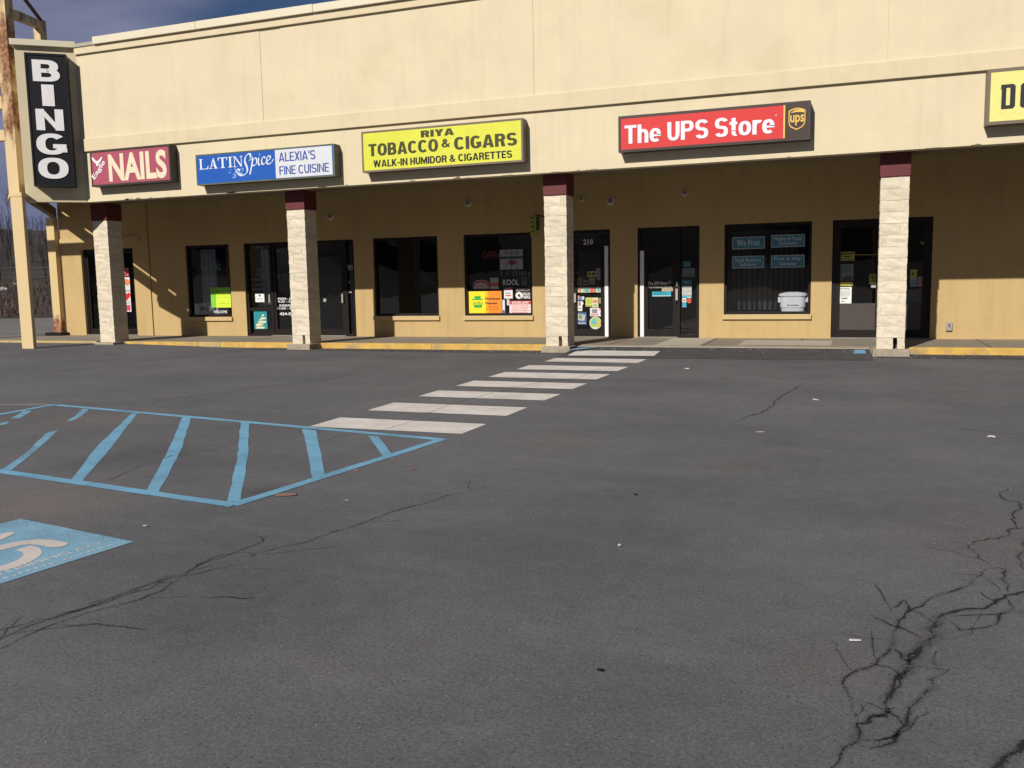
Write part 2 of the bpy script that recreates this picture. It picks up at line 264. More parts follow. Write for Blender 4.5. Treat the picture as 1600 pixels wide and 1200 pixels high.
# ------------------------------------------------------------------ mesh helpers
W = {}                                     # world base of every object that parents something
class MB:
    def __init__(s): s.v = []; s.f = []
    def face(s, pts):
        i = len(s.v); s.v += [tuple(p) for p in pts]; s.f.append(list(range(i, i+len(pts)))); return s
    def box(s, x0, x1, y0, y1, z0, z1):
        i = len(s.v)
        s.v += [(x0,y0,z0),(x1,y0,z0),(x1,y1,z0),(x0,y1,z0),(x0,y0,z1),(x1,y0,z1),(x1,y1,z1),(x0,y1,z1)]
        for q in ((0,3,2,1),(4,5,6,7),(0,1,5,4),(1,2,6,5),(2,3,7,6),(3,0,4,7)): s.f.append([i+k for k in q])
        return s
    def prism(s, pts, z0, z1):             # plan outline (ccw) extruded in z
        n = len(pts); i = len(s.v)
        s.v += [(x, y, z0) for x, y in pts] + [(x, y, z1) for x, y in pts]
        s.f.append([i+k for k in range(n)][::-1]); s.f.append([i+n+k for k in range(n)])
        for k in range(n): s.f.append([i+k, i+(k+1) % n, i+n+(k+1) % n, i+n+k])
        return s
    def slab(s, pts, y0, y1):              # outline in (x,z), ccw seen from -Y, extruded in y (y0 is the front)
        n = len(pts); i = len(s.v)
        s.v += [(x, y0, z) for x, z in pts] + [(x, y1, z) for x, z in pts]
        s.f.append([i+k for k in range(n)]); s.f.append([i+n+k for k in range(n)][::-1])
        for k in range(n): s.f.append([i+k, i+n+k, i+n+(k+1) % n, i+(k+1) % n])
        return s
    def bar(s, a, b, r, r2=None, n=4, up=(0, 0, 1)):
        a = Vector(a); b = Vector(b); d = (b-a).normalized(); r2 = r if r2 is None else r2
        p = d.cross(Vector(up)) if abs(d.dot(Vector(up))) < 0.99 else d.cross(Vector((0, 1, 0)))
        p.normalize(); q = d.cross(p); i = len(s.v); o = math.pi/n if n == 4 else 0; k2 = 1.4142 if n == 4 else 1
        for c, rr in ((a, r), (b, r2)):
            for k in range(n):
                t = o+2*math.pi*k/n; s.v.append(tuple(c+p*math.cos(t)*rr*k2+q*math.sin(t)*rr*k2))
        for k in range(n): s.f.append([i+k, i+(k+1) % n, i+n+(k+1) % n, i+n+k])
        s.f.append([i+k for k in range(n)][::-1]); s.f.append([i+n+k for k in range(n)])
        return s
    def lathe(s, c, prof, n=20, axis='z'):
        i = len(s.v); m = len(prof)
        for r, h in prof:
            for k in range(n):
                t = 2*math.pi*k/n
                if axis == 'z': s.v.append((c[0]+r*math.cos(t), c[1]+r*math.sin(t), c[2]+h))
                else: s.v.append((c[0]+r*math.cos(t), c[1]+h, c[2]+r*math.sin(t)))
        for a in range(m-1):
            for k in range(n):
                q = [i+a*n+k, i+a*n+(k+1) % n, i+(a+1)*n+(k+1) % n, i+(a+1)*n+k]
                s.f.append(q if axis == 'z' else q[::-1])
        s.f.append([i+k for k in range(n)][::-1 if axis == 'z' else 1]); s.f.append([i+(m-1)*n+k for k in range(n)][::1 if axis == 'z' else -1])
        return s
def base_of(p): return W.get(p.name, Vector((0, 0, 0))) if p else Vector((0, 0, 0))
def mesh_of(name, mb, origin):
    me = bpy.data.meshes.new(name); me.from_pydata([(x-origin.x, y-origin.y, z-origin.z) for x, y, z in mb.v], [], mb.f); me.update(); return me
def obj(name, mb, m, parent=None, loc=None, bevel=0.0, smooth=False):
    """one mesh object; world-space geometry; loc = its own world origin"""
    org = Vector(loc) if loc is not None else base_of(parent)
    me = mb if isinstance(mb, bpy.types.Mesh) else mesh_of(name, mb, org)
    if not isinstance(mb, bpy.types.Mesh): me.materials.append(m)
    if smooth:
        for p in me.polygons: p.use_smooth = True
    o = bpy.data.objects.new(name, me); C.objects.link(o)
    if bevel:
        bm = bmesh.new(); bm.from_mesh(me); bmesh.ops.bevel(bm, geom=bm.edges[:], offset=bevel, segments=2, profile=0.6, affect='EDGES'); bm.to_mesh(me); bm.free()
    if parent: o.parent = parent; o.location = org-base_of(parent)
    else: o.location = org
    W[o.name] = org
    return o
def thing(name, label, cat, loc, group=None):
    o = bpy.data.objects.new(name, None); C.objects.link(o); o.location = loc; o.empty_display_size = .2
    W[o.name] = Vector(loc); return tag(o, label, cat, group)
def tag(o, label, cat, group=None):
    o['label'] = label; o['category'] = cat
    if group: o['group'] = group
    return o
def struct(o): o['kind'] = 'structure'; return o
def stuff(o): o['kind'] = 'stuff'; return o

def text_mesh(txt, x0, x1, z0, z1, y, depth=0.006, bold=0.0, res=3, shear=0.0, align=None, spacing=1.0, rot=0.0):
    """flat lettering standing in the XZ plane, fitted to the box x0..x1, z0..z1 (x1 None: natural width)"""
    cu = bpy.data.curves.new('lettering', 'FONT'); cu.body = txt; cu.size = 1; cu.extrude = 0; cu.offset = bold; cu.resolution_u = res; cu.shear = shear; cu.space_character = spacing; cu.space_line = 0.95
    if align: cu.align_x = align
    o = bpy.data.objects.new('lettering', cu); C.objects.link(o)
    dg = bpy.context.evaluated_depsgraph_get(); me = bpy.data.meshes.new_from_object(o.evaluated_get(dg))
    bpy.data.objects.remove(o); bpy.data.curves.remove(cu)
    xs = [v.co.x for v in me.vertices]; zs = [v.co.y for v in me.vertices]
    ax, bx, az, bz = min(xs), max(xs), min(zs), max(zs)
    sz = (z1-z0)/(bz-az); sx = (x1-x0)/(bx-ax) if x1 is not None else sz
    mb = MB()
    co = []
    for v in me.vertices:
        X = x0+(v.co.x-ax)*sx; Z = z0+(v.co.y-az)*sz
        if rot:
            c, s_ = math.cos(rot), math.sin(rot); dx, dz = X-x0, Z-z0; X = x0+c*dx-s_*dz; Z = z0+s_*dx+c*dz
        co.append((X, Z))
    fs = [list(p.vertices) for p in me.polygons]
    bpy.data.meshes.remove(me)
    mb.v = [(X, y-depth, Z) for X, Z in co]
    mb.f = fs
    if depth > 0.003:                      # give the letters their thickness
        from collections import Counter
        cnt = Counter()
        for f in fs:
            for a, b in zip(f, f[1:]+f[:1]): cnt[(a, b)] += 1
        n = len(mb.v); mb.v += [(X, y, Z) for X, Z in co]
        for (a, b) in list(cnt):
            if (b, a) not in cnt: mb.f.append([b, a, a+n, b+n])
    return mb
def merge(*mbs):
    r = MB()
    for m in mbs:
        i = len(r.v); r.v += m.v; r.f += [[k+i for k in f] for f in m.f]
    return r

# ------------------------------------------------------------------ dimensions surveyed from the photograph
YF, YB, YC = 17.75, 20.99, 18.095            # fascia face, shop-front wall, column face
ZF, ZL0, ZL1, ZB0, ZB1, ZT = 3.71, 4.95, 5.26, 7.30, 7.465, 7.64
ZS, HEAD = 0.13, 2.71
XR = 7.6                                     # the row carries on to the right beyond the frame
XC = -18.2                                   # inner corner with the sign wing
A = (-19.30, 16.90)                          # free corner of the sign wing
PB = (-22.86, 20.86)                         # rear end of the wing's side

# ------------------------------------------------------------------ ground
g = MB()
step = 6
gx = [-420, -200, -110, -70] + list(range(-64, 40, 8)) + [60, 120, 300]
g.face([(-420, -300, -0.03), (300, -300, -0.03), (300, 420, -0.03), (-420, 420, -0.03)])
DIRT = mat('winter_ground', (0.16, 0.125, 0.085), 0.95, 0.25, 0.4, 0.3, 8)
struct(obj('ground', g, DIRT))
LOT = struct(obj('parking_lot', MB().face([(-62, -40, 0), (30, -40, 0), (30, 18.46, 0), (-62, 18.46, 0)]), ASPH))
REARLOT = mat('weathered_rear_asphalt', (0.155, 0.145, 0.135), 0.9, 0.25, 0.7, 0.3, 25, stain=(0.07, 0.065, 0.06), stain_amt=0.6, stain_scale=0.5)
struct(obj('rear_lot', MB().face([(-62, 18.46, 0), (-23.6, 18.46, 0), (-23.6, 70, 0), (-62, 70, 0)]), REARLOT))
def rise(x, y):
    a = max(0, min(1, (-13.8-x)/5.0)); b = max(0, min(1, (y-12.6)/3.6)); a = a*a*(3-2*a); b = b*b*(3-2*b); return 0.003+0.075*a*b
pg = MB(); nx, ny = 40, 16
for j in range(ny+1):
    for i in range(nx+1):
        x_ = -32+i*(18.2/nx); y_ = 12.6+j*(5.855/ny); pg.v.append((x_, y_, rise(x_, y_)))
for j in range(ny):
    for i in range(nx): k_ = j*(nx+1)+i; pg.f.append([k_, k_+1, k_+nx+2, k_+nx+1])
obj('asphalt_rise', pg, ASPH, LOT, smooth=True)
# sidewalk with kerb pieces
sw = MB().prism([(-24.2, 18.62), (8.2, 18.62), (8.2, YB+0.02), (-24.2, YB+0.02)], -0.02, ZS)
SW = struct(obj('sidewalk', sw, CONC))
def kerb(x0, x1, m, z1=ZS+0.004):
    return obj('kerb', MB().box(x0, x1, 18.46, 18.617, -0.02, z1), m, SW, bevel=0.012)
kerb(-24.2, -18.72, KERBY2); kerb(-18.1, -17.95, KERBG)
kerb(-17.945, -15.6, KERBY); kerb(-15.597, -14.9, KERBY2); kerb(-14.897, -12.62, KERBY); kerb(-11.96, -9.0, KERBY); kerb(-8.997, -6.2, KERBY)
kerb(-5.52, 0.30, KERBG, 0.115)
kerb(1.0, 4.0, KERBY); kerb(4.003, 8.2, KERBY)
# expansion joints in the sidewalk
JOINT = mat('joint_dirt', (0.06, 0.05, 0.042), 0.95, 0.2, 10)
for jx in (-17.5, -14.6, -11.5, -8.6, -4.9, -2.9, -1.05, 2.4, 5.2):
    obj('joint', MB().box(jx, jx+0.018, 18.63, YB-0.05, ZS+0.001, ZS+0.004), JOINT, SW)
PATCH = mat('sidewalk_patch', (0.40, 0.355, 0.29), 0.9, 0.08, 4)
for (a, b, y0, y1) in ((-3.9, -2.95, 18.64, 20.9), (-2.2, -0.4, 18.9, 20.2)):
    obj('concrete_patch', MB().box(a, b, y0, y1, ZS+0.001, ZS+0.005), PATCH, SW)
# asphalt ramp up to the kerb between the two right-hand columns
RAMPM = mat('new_asphalt', (0.06, 0.058, 0.058), 0.9, 0.2, 3, 0.3, 90)
obj('asphalt_ramp', MB().face([(-5.5, 16.85, 0.004), (0.36, 17.0, 0.004), (0.30, 18.455, 0.098), (-5.5, 18.455, 0.098)]), RAMPM, LOT)
obj('asphalt_seam', MB().face([(-13.7, 17.9, 0.004), (-5.6, 17.7, 0.004), (-5.6, 18.45, 0.004), (-13.7, 18.45, 0.004)]), RAMPM, LOT)
obj('asphalt_seam', MB().face([(0.42, 17.6, 0.004), (8.2, 17.6, 0.004), (8.2, 18.45, 0.004), (0.42, 18.45, 0.004)]), RAMPM, LOT)

def wob(pts, amp=0.004, seg=0.2):
    """outline with the slightly wandering edge of hand-sprayed paint"""
    o = []
    for (a, b) in zip(pts, pts[1:]+pts[:1]):
        a = Vector(a); b = Vector(b); n = max(1, int((b-a).length/seg)); nor = Vector((-(b-a).y, (b-a).x)).normalized()
        for k in range(n):
            p = a.lerp(b, k/n)
            if k: p = p+nor*random.uniform(-amp, amp)
            o.append((p.x, p.y))
    return o
def mark(name, pts, m, z=0.003, amp=0.004):
    return obj(name, MB().face([(x, y, z) for x, y in wob(pts, amp)]), m, LOT)
# crosswalk
for (y0, y1) in ((8.10, 8.75), (9.34, 10.04), (10.69, 11.35), (11.91, 12.62), (13.16, 13.96), (14.45, 15.2), (15.95, 16.72)):
    mark('crosswalk_stripe', [(-5.43, y0), (-3.635, y0-0.02), (-3.63, y1-0.03), (-5.45, y1)], PWHITE, 0.003)
def rz(y): return 0.004+(y-16.9)/(18.455-16.9)*0.094+0.003
obj('crosswalk_stripe', MB().face([(-5.33, 17.12, rz(17.12)), (-3.60, 17.2, rz(17.2)), (-3.62, 17.86, rz(17.86)), (-5.36, 17.86, rz(17.86))]), PWHITE, LOT)
# blue hatched island
def line_mark(name, pts, wd, m, z=0.003):
    for a, b in zip(pts, pts[1:]):
        a = Vector(a); b = Vector(b); d = (b-a).normalized(); n = Vector((-d.y, d.x))*wd/2
        mark(name, [tuple(a-n), tuple(b-n), tuple(b+n), tuple(a+n)], m, z)
G = lambda *p: [gnd(*q) for q in p]
line_mark('blue_border_line', G((88, 633), (690, 687)), 0.105, PBLUE, 0.003)
line_mark('blue_border_line', G((693, 686), (363, 790)), 0.10, PBLUE, 0.0036)
line_mark('blue_border_line', G((366, 790), (-60, 728)), 0.105, PBLUE, 0.0042)
line_mark('blue_border_line', G((84, 632.5), (-70, 661)), 0.10, PBLUE, 0.0048)
for q in (((205,646),(150,700),(110,752),(128,752),(170,704),(215,646)), ((286,651),(262,705),(228,768),(248,769),(282,705),(299,652)),
          ((376,660),(371,715),(355,785),(376,784),(387,715),(390,661)), ((472,670),(480,705),(488,747),(508,743),(502,708),(494,673)),
          ((575,681),(587,697),(598,713),(612,710),(603,697),(590,682))):
    mark('blue_hatch_bar', G(*q)[::-1], PBLUE, 0.0024, 0.006)
for q in (((129,639),(118,650),(104,658),(112,658),(127,651),(139,640)), ((72,677),(40,708),(3,734),(18,735),(60,701),(91,672)), ((37,642),(28,648),(16,654),(30,654),(41,648),(50,642)),
          ((2,661),(-6,666),(10,663),(15,659))):
    mark('blue_hatch_bar', G(*q)[::-1], PBLUE2, 0.0024, 0.006)
line_mark('white_bay_line', G((-80, 633.5), (74, 632)), 0.06, PFAINT)
line_mark('white_bay_line', G((137, 542.5), (155, 547)), 0.09, PFAINT)
mark('blue_kerb_mark', [(-5.5, 17.45), (-5.2, 17.75), (-5.0, 18.3), (-5.35, 18.3)], PBLUE2, 0.10)
obj('blue_kerb_mark', MB().face([(0.02, 17.75, 0.062), (0.24, 17.78, 0.064), (0.22, 18.3, 0.095), (0.04, 18.3, 0.095)]), PBLUE, LOT)

# accessible bay square: symbol and lettering lie on it, seen with its top towards the left
T0 = Vector((-5.13, 4.256)); U = Vector((0.985, -0.172)); V = Vector((-0.115, -0.993)); SQ = 1.16
mark('accessible_square', [tuple(T0), tuple(T0+V*SQ), tuple(T0+V*SQ+U*SQ), tuple(T0+U*SQ)], PBLUE3, 0.003, 0.004)
def sym(a, b): p = T0+U*(SQ*(1-b))+V*(SQ*(1-a)); return (p.x, p.y)      # a: left-right of the sign (right = far), b: up (= towards the left)
def sym_strip(pts, wd, z=0.0045):
    mb = MB(); P = [Vector(p) for p in pts]; L_, R_ = [], []
    for i, p in enumerate(P):
        d = (P[min(i+1, len(P)-1)]-P[max(i-1, 0)]).normalized(); n = Vector((-d.y, d.x))*wd/2
        L_.append(p+n); R_.append(p-n)
    for i in range(len(P)-1): mb.face([(*sym(*R_[i]), z), (*sym(*R_[i+1]), z), (*sym(*L_[i+1]), z), (*sym(*L_[i]), z)])
    return mb
arc = [(0.46+0.205*math.cos(t), 0.41+0.205*math.sin(t)) for t in [math.radians(a) for a in range(115, 372, 12)]]
def disc(a, b, r, z): return MB().face([(*sym(a+r*math.cos(k*math.pi/8), b+r*math.sin(k*math.pi/8)), z) for k in range(16)])
leg = [tuple(p) for p in [(0.50, 0.545), (0.62, 0.54), (0.70, 0.525), (0.755, 0.48), (0.775, 0.40), (0.78, 0.31)]]
sy = merge(sym_strip(arc, 0.085), sym_strip(leg, 0.092, 0.0050), sym_strip([(0.50, 0.78), (0.50, 0.545)], 0.09, 0.0053), sym_strip([(0.50, 0.70), (0.66, 0.70), (0.77, 0.75)], 0.07, 0.0054),
           disc(.78, .31, .047, .0056), disc(.77, .75, .036, .0057), disc(.47, .89, .065, .0058))
obj('wheelchair_symbol', sy, PCREAM, LOT)
def flat_text(txt, a0, a1, b0, b1, m, z):
    t = text_mesh(txt, a0, a1, b0, b1, 0, 0.0, 0.0)
    t.v = [(*sym(x, zz), z) for x, _, zz in t.v]
    return obj('lettering', t, m, LOT)
flat_text('LINEX STRIPING CO.', 0.06, 0.92, 0.115, 0.165, PCREAM, 0.0045)
wm = MB(); k = 0.30
while k < 0.93:
    wd = random.uniform(.006, .016); hgt = random.uniform(.012, .028); wm.face([(*sym(k, .045), .0045), (*sym(k+wd, .045), .0045), (*sym(k+wd, .045+hgt), .0045), (*sym(k, .045+hgt), .0045)]); k += wd+random.uniform(.008, .03)
obj('worn_lettering', wm, PCREAM, LOT)

# ------------------------------------------------------------------ cracks in the asphalt
def crack(pts, wd, jit=0.35, taper=True, z=0.0016):
    P = [Vector(gnd(*p)) for p in pts]; n0 = random.Random(int(pts[0][0]*3+pts[0][1]))
    crack_line(P, wd*0.98, jit, taper, z)
    if wd >= .017 and len(P) > 4:                # hairline side branches
        for a, b in zip(P, P[1:]):
            if n0.random() < .36:
                d = (b-a).normalized(); t = n0.choice((-1, 1))*n0.uniform(.35, 1.0); e = Vector((d.x*math.cos(t)-d.y*math.sin(t), d.x*math.sin(t)+d.y*math.cos(t))); q = a.lerp(b, n0.random()); l_ = n0.uniform(.08, .35)*(1+q.length*.05)
                crack_line([q, q+e*l_*.5, q+e*l_+Vector((n0.uniform(-.06, .06), n0.uniform(-.06, .06)))], wd*.5, jit, True, z)
def crack_line(P, wd, jit, taper, z):
    fine = [P[0]]
    for a, b in zip(P, P[1:]):
        n = max(2, int((b-a).length/0.045)); d = b-a; nor = Vector((-d.y, d.x)).normalized()
        drift = 0; slow = 0
        for k in range(1, n+1):
            drift = drift*0.75+random.uniform(-1, 1)*0.011*(.5+jit)
            slow = slow*0.93+random.uniform(-1, 1)*0.009*(.5+jit)
            fade = min(1, 5*(1-k/n))
            fine.append(a.lerp(b, k/n)+nor*(drift+slow)*fade)
    me_v, me_f, ac = [], [], []
    n = len(fine); w0 = wd
    for i, p in enumerate(fine):
        d = (fine[min(i+1, n-1)]-fine[max(i-1, 0)]).normalized(); nor = Vector((-d.y, d.x))
        t = i/(n-1); ww = wd*(0.65+0.7*random.random())
        if taper: ww *= min(1, 4*t+0.15, 4*(1-t)+0.15)
        for s in (-1, 0, 1):
            q = p+nor*ww*s; me_v.append((q.x, q.y, z)); ac.append(abs(s))
        if i:
            b = 3*i
            for k in (0, 1): me_f.append([b-3+k, b-3+k+1, b+k+1, b+k][::-1])
    me = bpy.data.meshes.new('crack'); me.from_pydata(me_v, [], me_f); me.materials.append(CRACK)
    at_ = me.attributes.new('across', 'FLOAT', 'POINT'); at_.data.foreach_set('value', [float(a) for a in ac]); me.update()
    o = bpy.data.objects.new('crack', me); C.objects.link(o); o.parent = LOT; return o
crack([(-40,1012),(0,999),(40,980),(83,966),(140,948),(195,927),(232,914),(262,902),(290,897),(322,878),(345,868),(380,863),(398,866)], 0.030)
crack([(396,867),(440,855),(480,847),(515,833),(545,825),(590,808),(650,790),(700,774),(735,768),(762,759)], 0.022)
crack([(-40,1000),(0,984),(60,968),(84,966)], 0.02); crack([(-40,1030),(0,1014),(70,981),(140,957),(200,942),(250,925),(300,895)], 0.018)
crack([(84,967),(120,955),(170,940),(235,920),(262,905),(300,898),(345,888),(393,877)], 0.017)
crack([(322,879),(360,866),(395,853),(411,846),(408,839),(393,837)], 0.016)
crack([(310,932),(345,933),(372,935),(400,934)], 0.02); crack([(80,975),(150,975),(230,985)], 0.016)
crack([(1290,1215),(1310,1192),(1335,1162),(1338,1132),(1362,1118),(1392,1112),(1382,1098),(1396,1078),(1398,1062),(1420,1040),(1436,1012),(1452,985),(1465,970)], 0.034, 0.6)
crack([(1396,1078),(1420,1040),(1440,1010),(1454,985),(1472,960),(1500,955)], 0.05, 0.8)
crack([(1465,970),(1480,957),(1540,951),(1556,938),(1572,930),(1600,925),(1640,922)], 0.026, 0.6)
crack([(1338,1132),(1332,1100),(1330,1052),(1352,1045),(1372,1030),(1392,1010),(1397,995),(1412,965),(1440,948),(1462,932),(1512,916),(1535,898),(1538,892),(1552,886)], 0.022, 0.7)
crack([(1552,886),(1530,868),(1514,852),(1520,848),(1560,842),(1575,838),(1574,828),(1600,825),(1640,821)], 0.018, 0.6)
crack([(1308,986),(1345,996),(1392,1001)], 0.0045); crack([(1552,886),(1572,892),(1565,905),(1575,925)], 0.022)
crack([(1342,1165),(1372,1168),(1396,1160),(1406,1140),(1418,1118),(1440,1090),(1455,1062),(1484,1045)], 0.026, 0.6)
crack([(1340,1158),(1395,1152),(1405,1142)], 0.016); crack([(1390,955),(1402,948),(1413,938),(1420,952),(1430,955)], 0.02)
crack([(1472,961),(1500,985),(1530,982),(1560,970),(1580,955),(1580,945),(1568,932)], 0.02, 0.6); crack([(1420,1040),(1450,1044),(1480,1046)], 0.018)
crack([(1600,762),(1575,764),(1563,770),(1572,782),(1590,784),(1586,798),(1580,812),(1590,828)], 0.02, 0.7)
crack([(1475,843),(1514,852)], 0.012); crack([(1600,840),(1590,870),(1594,885),(1610,900)], 0.02, .7); crack([(1530,1205),(1590,1175),(1620,1150)], 0.05, 0.8)
crack([(1485,897),(1535,900),(1560,925)], 0.013); crack([(1540,951),(1520,990),(1490,1000),(1460,1000)], 0.0045)
crack([(1138,664),(1170,650),(1200,640),(1209,627),(1235,612),(1250,602),(1260,596)], 0.03, 0.6); crack([(1240,606),(1275,602),(1312,596)], 0.02)
crack([(1190,600),(1240,598)], 0.015); crack([(1490,668),(1550,676),(1620,682)], 0.025); crack([(1340,768),(1374,765)], 0.0045)
# faint old cracks between hatch and crosswalk
for q, wd in ((((28,779),(110,766),(180,747),(215,730),(270,712),(330,704),(372,690)), .016), (((100,723),(180,716),(262,706),(330,690),(380,685)), .0045),
              (((20,742),(70,748),(110,743),(180,735)), .013), (((470,700),(530,682),(600,672),(640,660),(690,652)), .018), (((640,655),(700,634),(760,617),(800,606),(850,602)), .022),
              (((800,606),(860,596),(905,590),(940,575)), .025), (((190,640),(250,628),(320,617),(400,606),(470,597),(540,588),(600,578)), .022), (((255,563),(320,556),(420,545)), .03),
              (((500,598),(560,580),(640,570)), .02), (((985,562),(1032,560)), .045), (((1038,566),(1055,566)), .04), (((1240,568),(1280,569)), .03), (((1395,572),(1412,573)), .03),
              (((500,557),(530,555)), .03), (((660,560),(690,558)), .03), (((770,570),(790,569)), .03), (((1080,565),(1100,566)), .03), (((660,588),(720,577)), .02)):
    crack(list(q), wd*0.9, z=0.0066)

# ------------------------------------------------------------------ the strip mall
MALL = thing('strip_mall', 'long cream stucco shopping strip with tan shop fronts behind block columns', 'building', (-8, 19, 0))
def part(name, mb, m, bevel=0.0, parent=None, label=None):
    o = obj(name, mb, m, parent or MALL, bevel=bevel)
    if label: o['label'] = label
    return o
# openings in the shop-front wall: (x0, x1, z0)
OPEN = [(-21.87, -19.88, ZS), (-18.0, -16.47, 0.67), (-15.98, -12.45, ZS), (-11.87, -9.99, 0.67), (-9.26, -7.43, 0.67), (-6.46, -5.45, ZS), (-4.79, -3.34, ZS), (-2.78, -0.89, 0.67), (-0.46, 1.53, ZS)]
wl = MB(); x = -22.68
for (a, b, z0) in OPEN:
    y0 = YB-0.04 if x < -19.5 else YB
    if x < -19.5 and a > -19.3:
        wl.box(x, -19.3, YB-0.04, YB+0.2, ZS, 4.4); wl.box(-19.3, a, YB, YB+0.2, ZS, 4.4)
    else: wl.box(x, a, y0, YB+0.2, ZS, 4.4)
    yy = YB-0.04 if a < -19.5 else YB
    wl.box(a, b, yy, YB+0.2, HEAD, 4.4)
    if z0 > ZS: wl.box(a, b, yy, YB+0.2, ZS, z0-0.11)
    x = b
wl.box(x, XR, YB, YB+0.2, ZS, 4.4)
part('shop_front_wall', wl, TAN)
part('end_wall', MB().box(-22.678, -22.48, YB+0.202, 33, 0, 7.2), TAN)
part('trim_board', MB().box(-22.66, -19.6, YB-0.075, YB-0.041, 2.88, 3.05), SILLM)
# upper walls
part('fascia_panel', MB().box(XC, XR, YF+0.0, YF+0.25, ZF, ZL0), STUCCO)
part('fascia_band', MB().box(XC, XR, YF-0.06, YF+0.25, ZL0, ZL1), STUCCO2, bevel=0.008)
xs = [XC, -12.74, -12.20, -6.165, -5.645, 0.468, 1.027, XR]
for a, b in zip(xs, xs[1:]):
    nar = (b-a) < 0.8
    part('parapet_panel', MB().box(a+0.006, b-0.006, YF-0.028+(0.010 if nar else 0), YF+0.25, ZL1, ZB0), STUCCO)
for a, b in zip(xs, xs[1:]):
    if a != XC: part('seam', MB().box(a-0.006, a+0.006, YF-.019, YF+0.2, ZL1, ZB0), STUCCO)
for a in xs[1:-1]: part('seam', MB().box(a-.005, a+.005, YF-.0025, YF+.1, ZF+.002, ZL0-.002), STUCCO2)
part('parapet_band', MB().box(XC, XR, YF-0.085, YF+0.25, ZB0, ZB1), STUCCO2, bevel=0.006)
cx = [-17.53, -14.42, -11.24, -8.05, -4.9, -1.7, 1.5, 4.6, XR]
for a, b in zip(cx, cx[1:]):
    part('coping', MB().box(a+0.004, b-0.004, YF-0.15, YF+0.42, ZB1, ZT+random.uniform(-.006, .006)), COPE, bevel=0.008)
part('flashing', MB().box(XC+0.02, -17.535, YF-0.11, YF+0.4, ZB1, ZB1+0.085), FLASH)
part('roof', MB().prism([(XC, YF+0.26), (XR, YF+0.26), (XR, 33), (-22.3, 33), (-22.3, 20.8)], 7.02, 7.12), FLASH)
part('rear_wall', MB().box(-22.3, XR, 32.8, 33, 0, 7.0), TAN)
part('end_wall', MB().box(XR, XR+0.2, YB, 33, 0, 7.2), TAN); part('end_wall', MB().box(XR, XR+0.2, YF, YB-0.002, 3.7, 7.2), STUCCO)
rp = random.Random(9)
for k in range(26):
    xk = rp.uniform(-17.5, 3.5); wk = rp.uniform(.06, .32); hk = rp.uniform(.012, .045)
    part('peeling_paint', MB().slab([(xk, ZF+.001), (xk+wk, ZF+.001), (xk+wk*.9, ZF+hk*rp.uniform(.3, 1)), (xk+wk*.55, ZF+hk), (xk+wk*.3, ZF+hk*rp.uniform(.3, .8)), (xk+wk*.08, ZF+hk*.6)], YF-.0018, YF-.0002), (MORT, PADC, SOFF)[k % 3] if k % 4 else FLASH)
# soffit: low beam over the columns, ceiling higher behind it
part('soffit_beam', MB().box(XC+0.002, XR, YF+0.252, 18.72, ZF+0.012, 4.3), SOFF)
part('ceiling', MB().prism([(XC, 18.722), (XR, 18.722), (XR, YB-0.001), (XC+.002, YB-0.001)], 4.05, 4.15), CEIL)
# sign wing
def wing(name, inset, thick, z0, z1, m, ext=0.0, bevel=0.0):
    a = Vector(A); c = Vector((XC, YF)); d = (c-a).normalized(); n = Vector((d.y, -d.x))     # outward, towards the camera
    p = a-d*ext+n*inset; q = c+n*inset
    return part(name, MB().prism([tuple(p), tuple(q), tuple(q-n*thick), tuple(p-n*thick)], z0, z1), m, bevel)
wing('wing_wall', 0, 0.22, ZF, ZB1, STUCCO)
wing('wing_coping', 0.10, 0.4, ZB1, ZT-0.03, COPE, 0.08, 0.008)
wing('wing_band', 0.02, 0.015, ZF+0.0, ZF+0.10, STUCCO2)
a_ = Vector(A); b_ = Vector(PB); dd = (b_-a_).normalized(); nn = Vector((-dd.y, dd.x))*-1
part('wing_side_wall', MB().prism([tuple(a_+nn*0.2), tuple(a_), tuple(b_), tuple(b_+nn*0.2)][::-1], 4.17, 7.3), STUCCO2)
part('wing_edge_beam', MB().prism([tuple(a_+nn*0.16), tuple(a_), tuple(b_), tuple(b_+nn*0.16)][::-1], ZF+0.001, 3.98), SOFF)
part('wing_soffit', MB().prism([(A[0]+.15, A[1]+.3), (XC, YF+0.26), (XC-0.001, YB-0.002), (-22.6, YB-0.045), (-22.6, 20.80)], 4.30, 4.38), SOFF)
pst = part('rear_post', MB().box(-22.99, -22.69, 20.78, 20.94, ZS+.1, 3.70), RUSTPOST)
part('base_plate', MB().box(-23.2, -22.55, 20.62, 20.945, ZS+.001, ZS+0.10), BLACKM, 0.02, pst)
# shop interiors
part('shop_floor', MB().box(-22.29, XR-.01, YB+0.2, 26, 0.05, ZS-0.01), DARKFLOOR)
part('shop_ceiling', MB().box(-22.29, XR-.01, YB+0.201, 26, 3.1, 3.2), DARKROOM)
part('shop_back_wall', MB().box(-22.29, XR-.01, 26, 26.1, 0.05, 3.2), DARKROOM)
for px_ in (-19.1, -12.2, -9.6, -5.0, -0.65, 3.0): part('party_wall', MB().box(px_-.06, px_+.06, YB+0.2, 25.99, ZS-0.008, 3.09), DARKROOM)

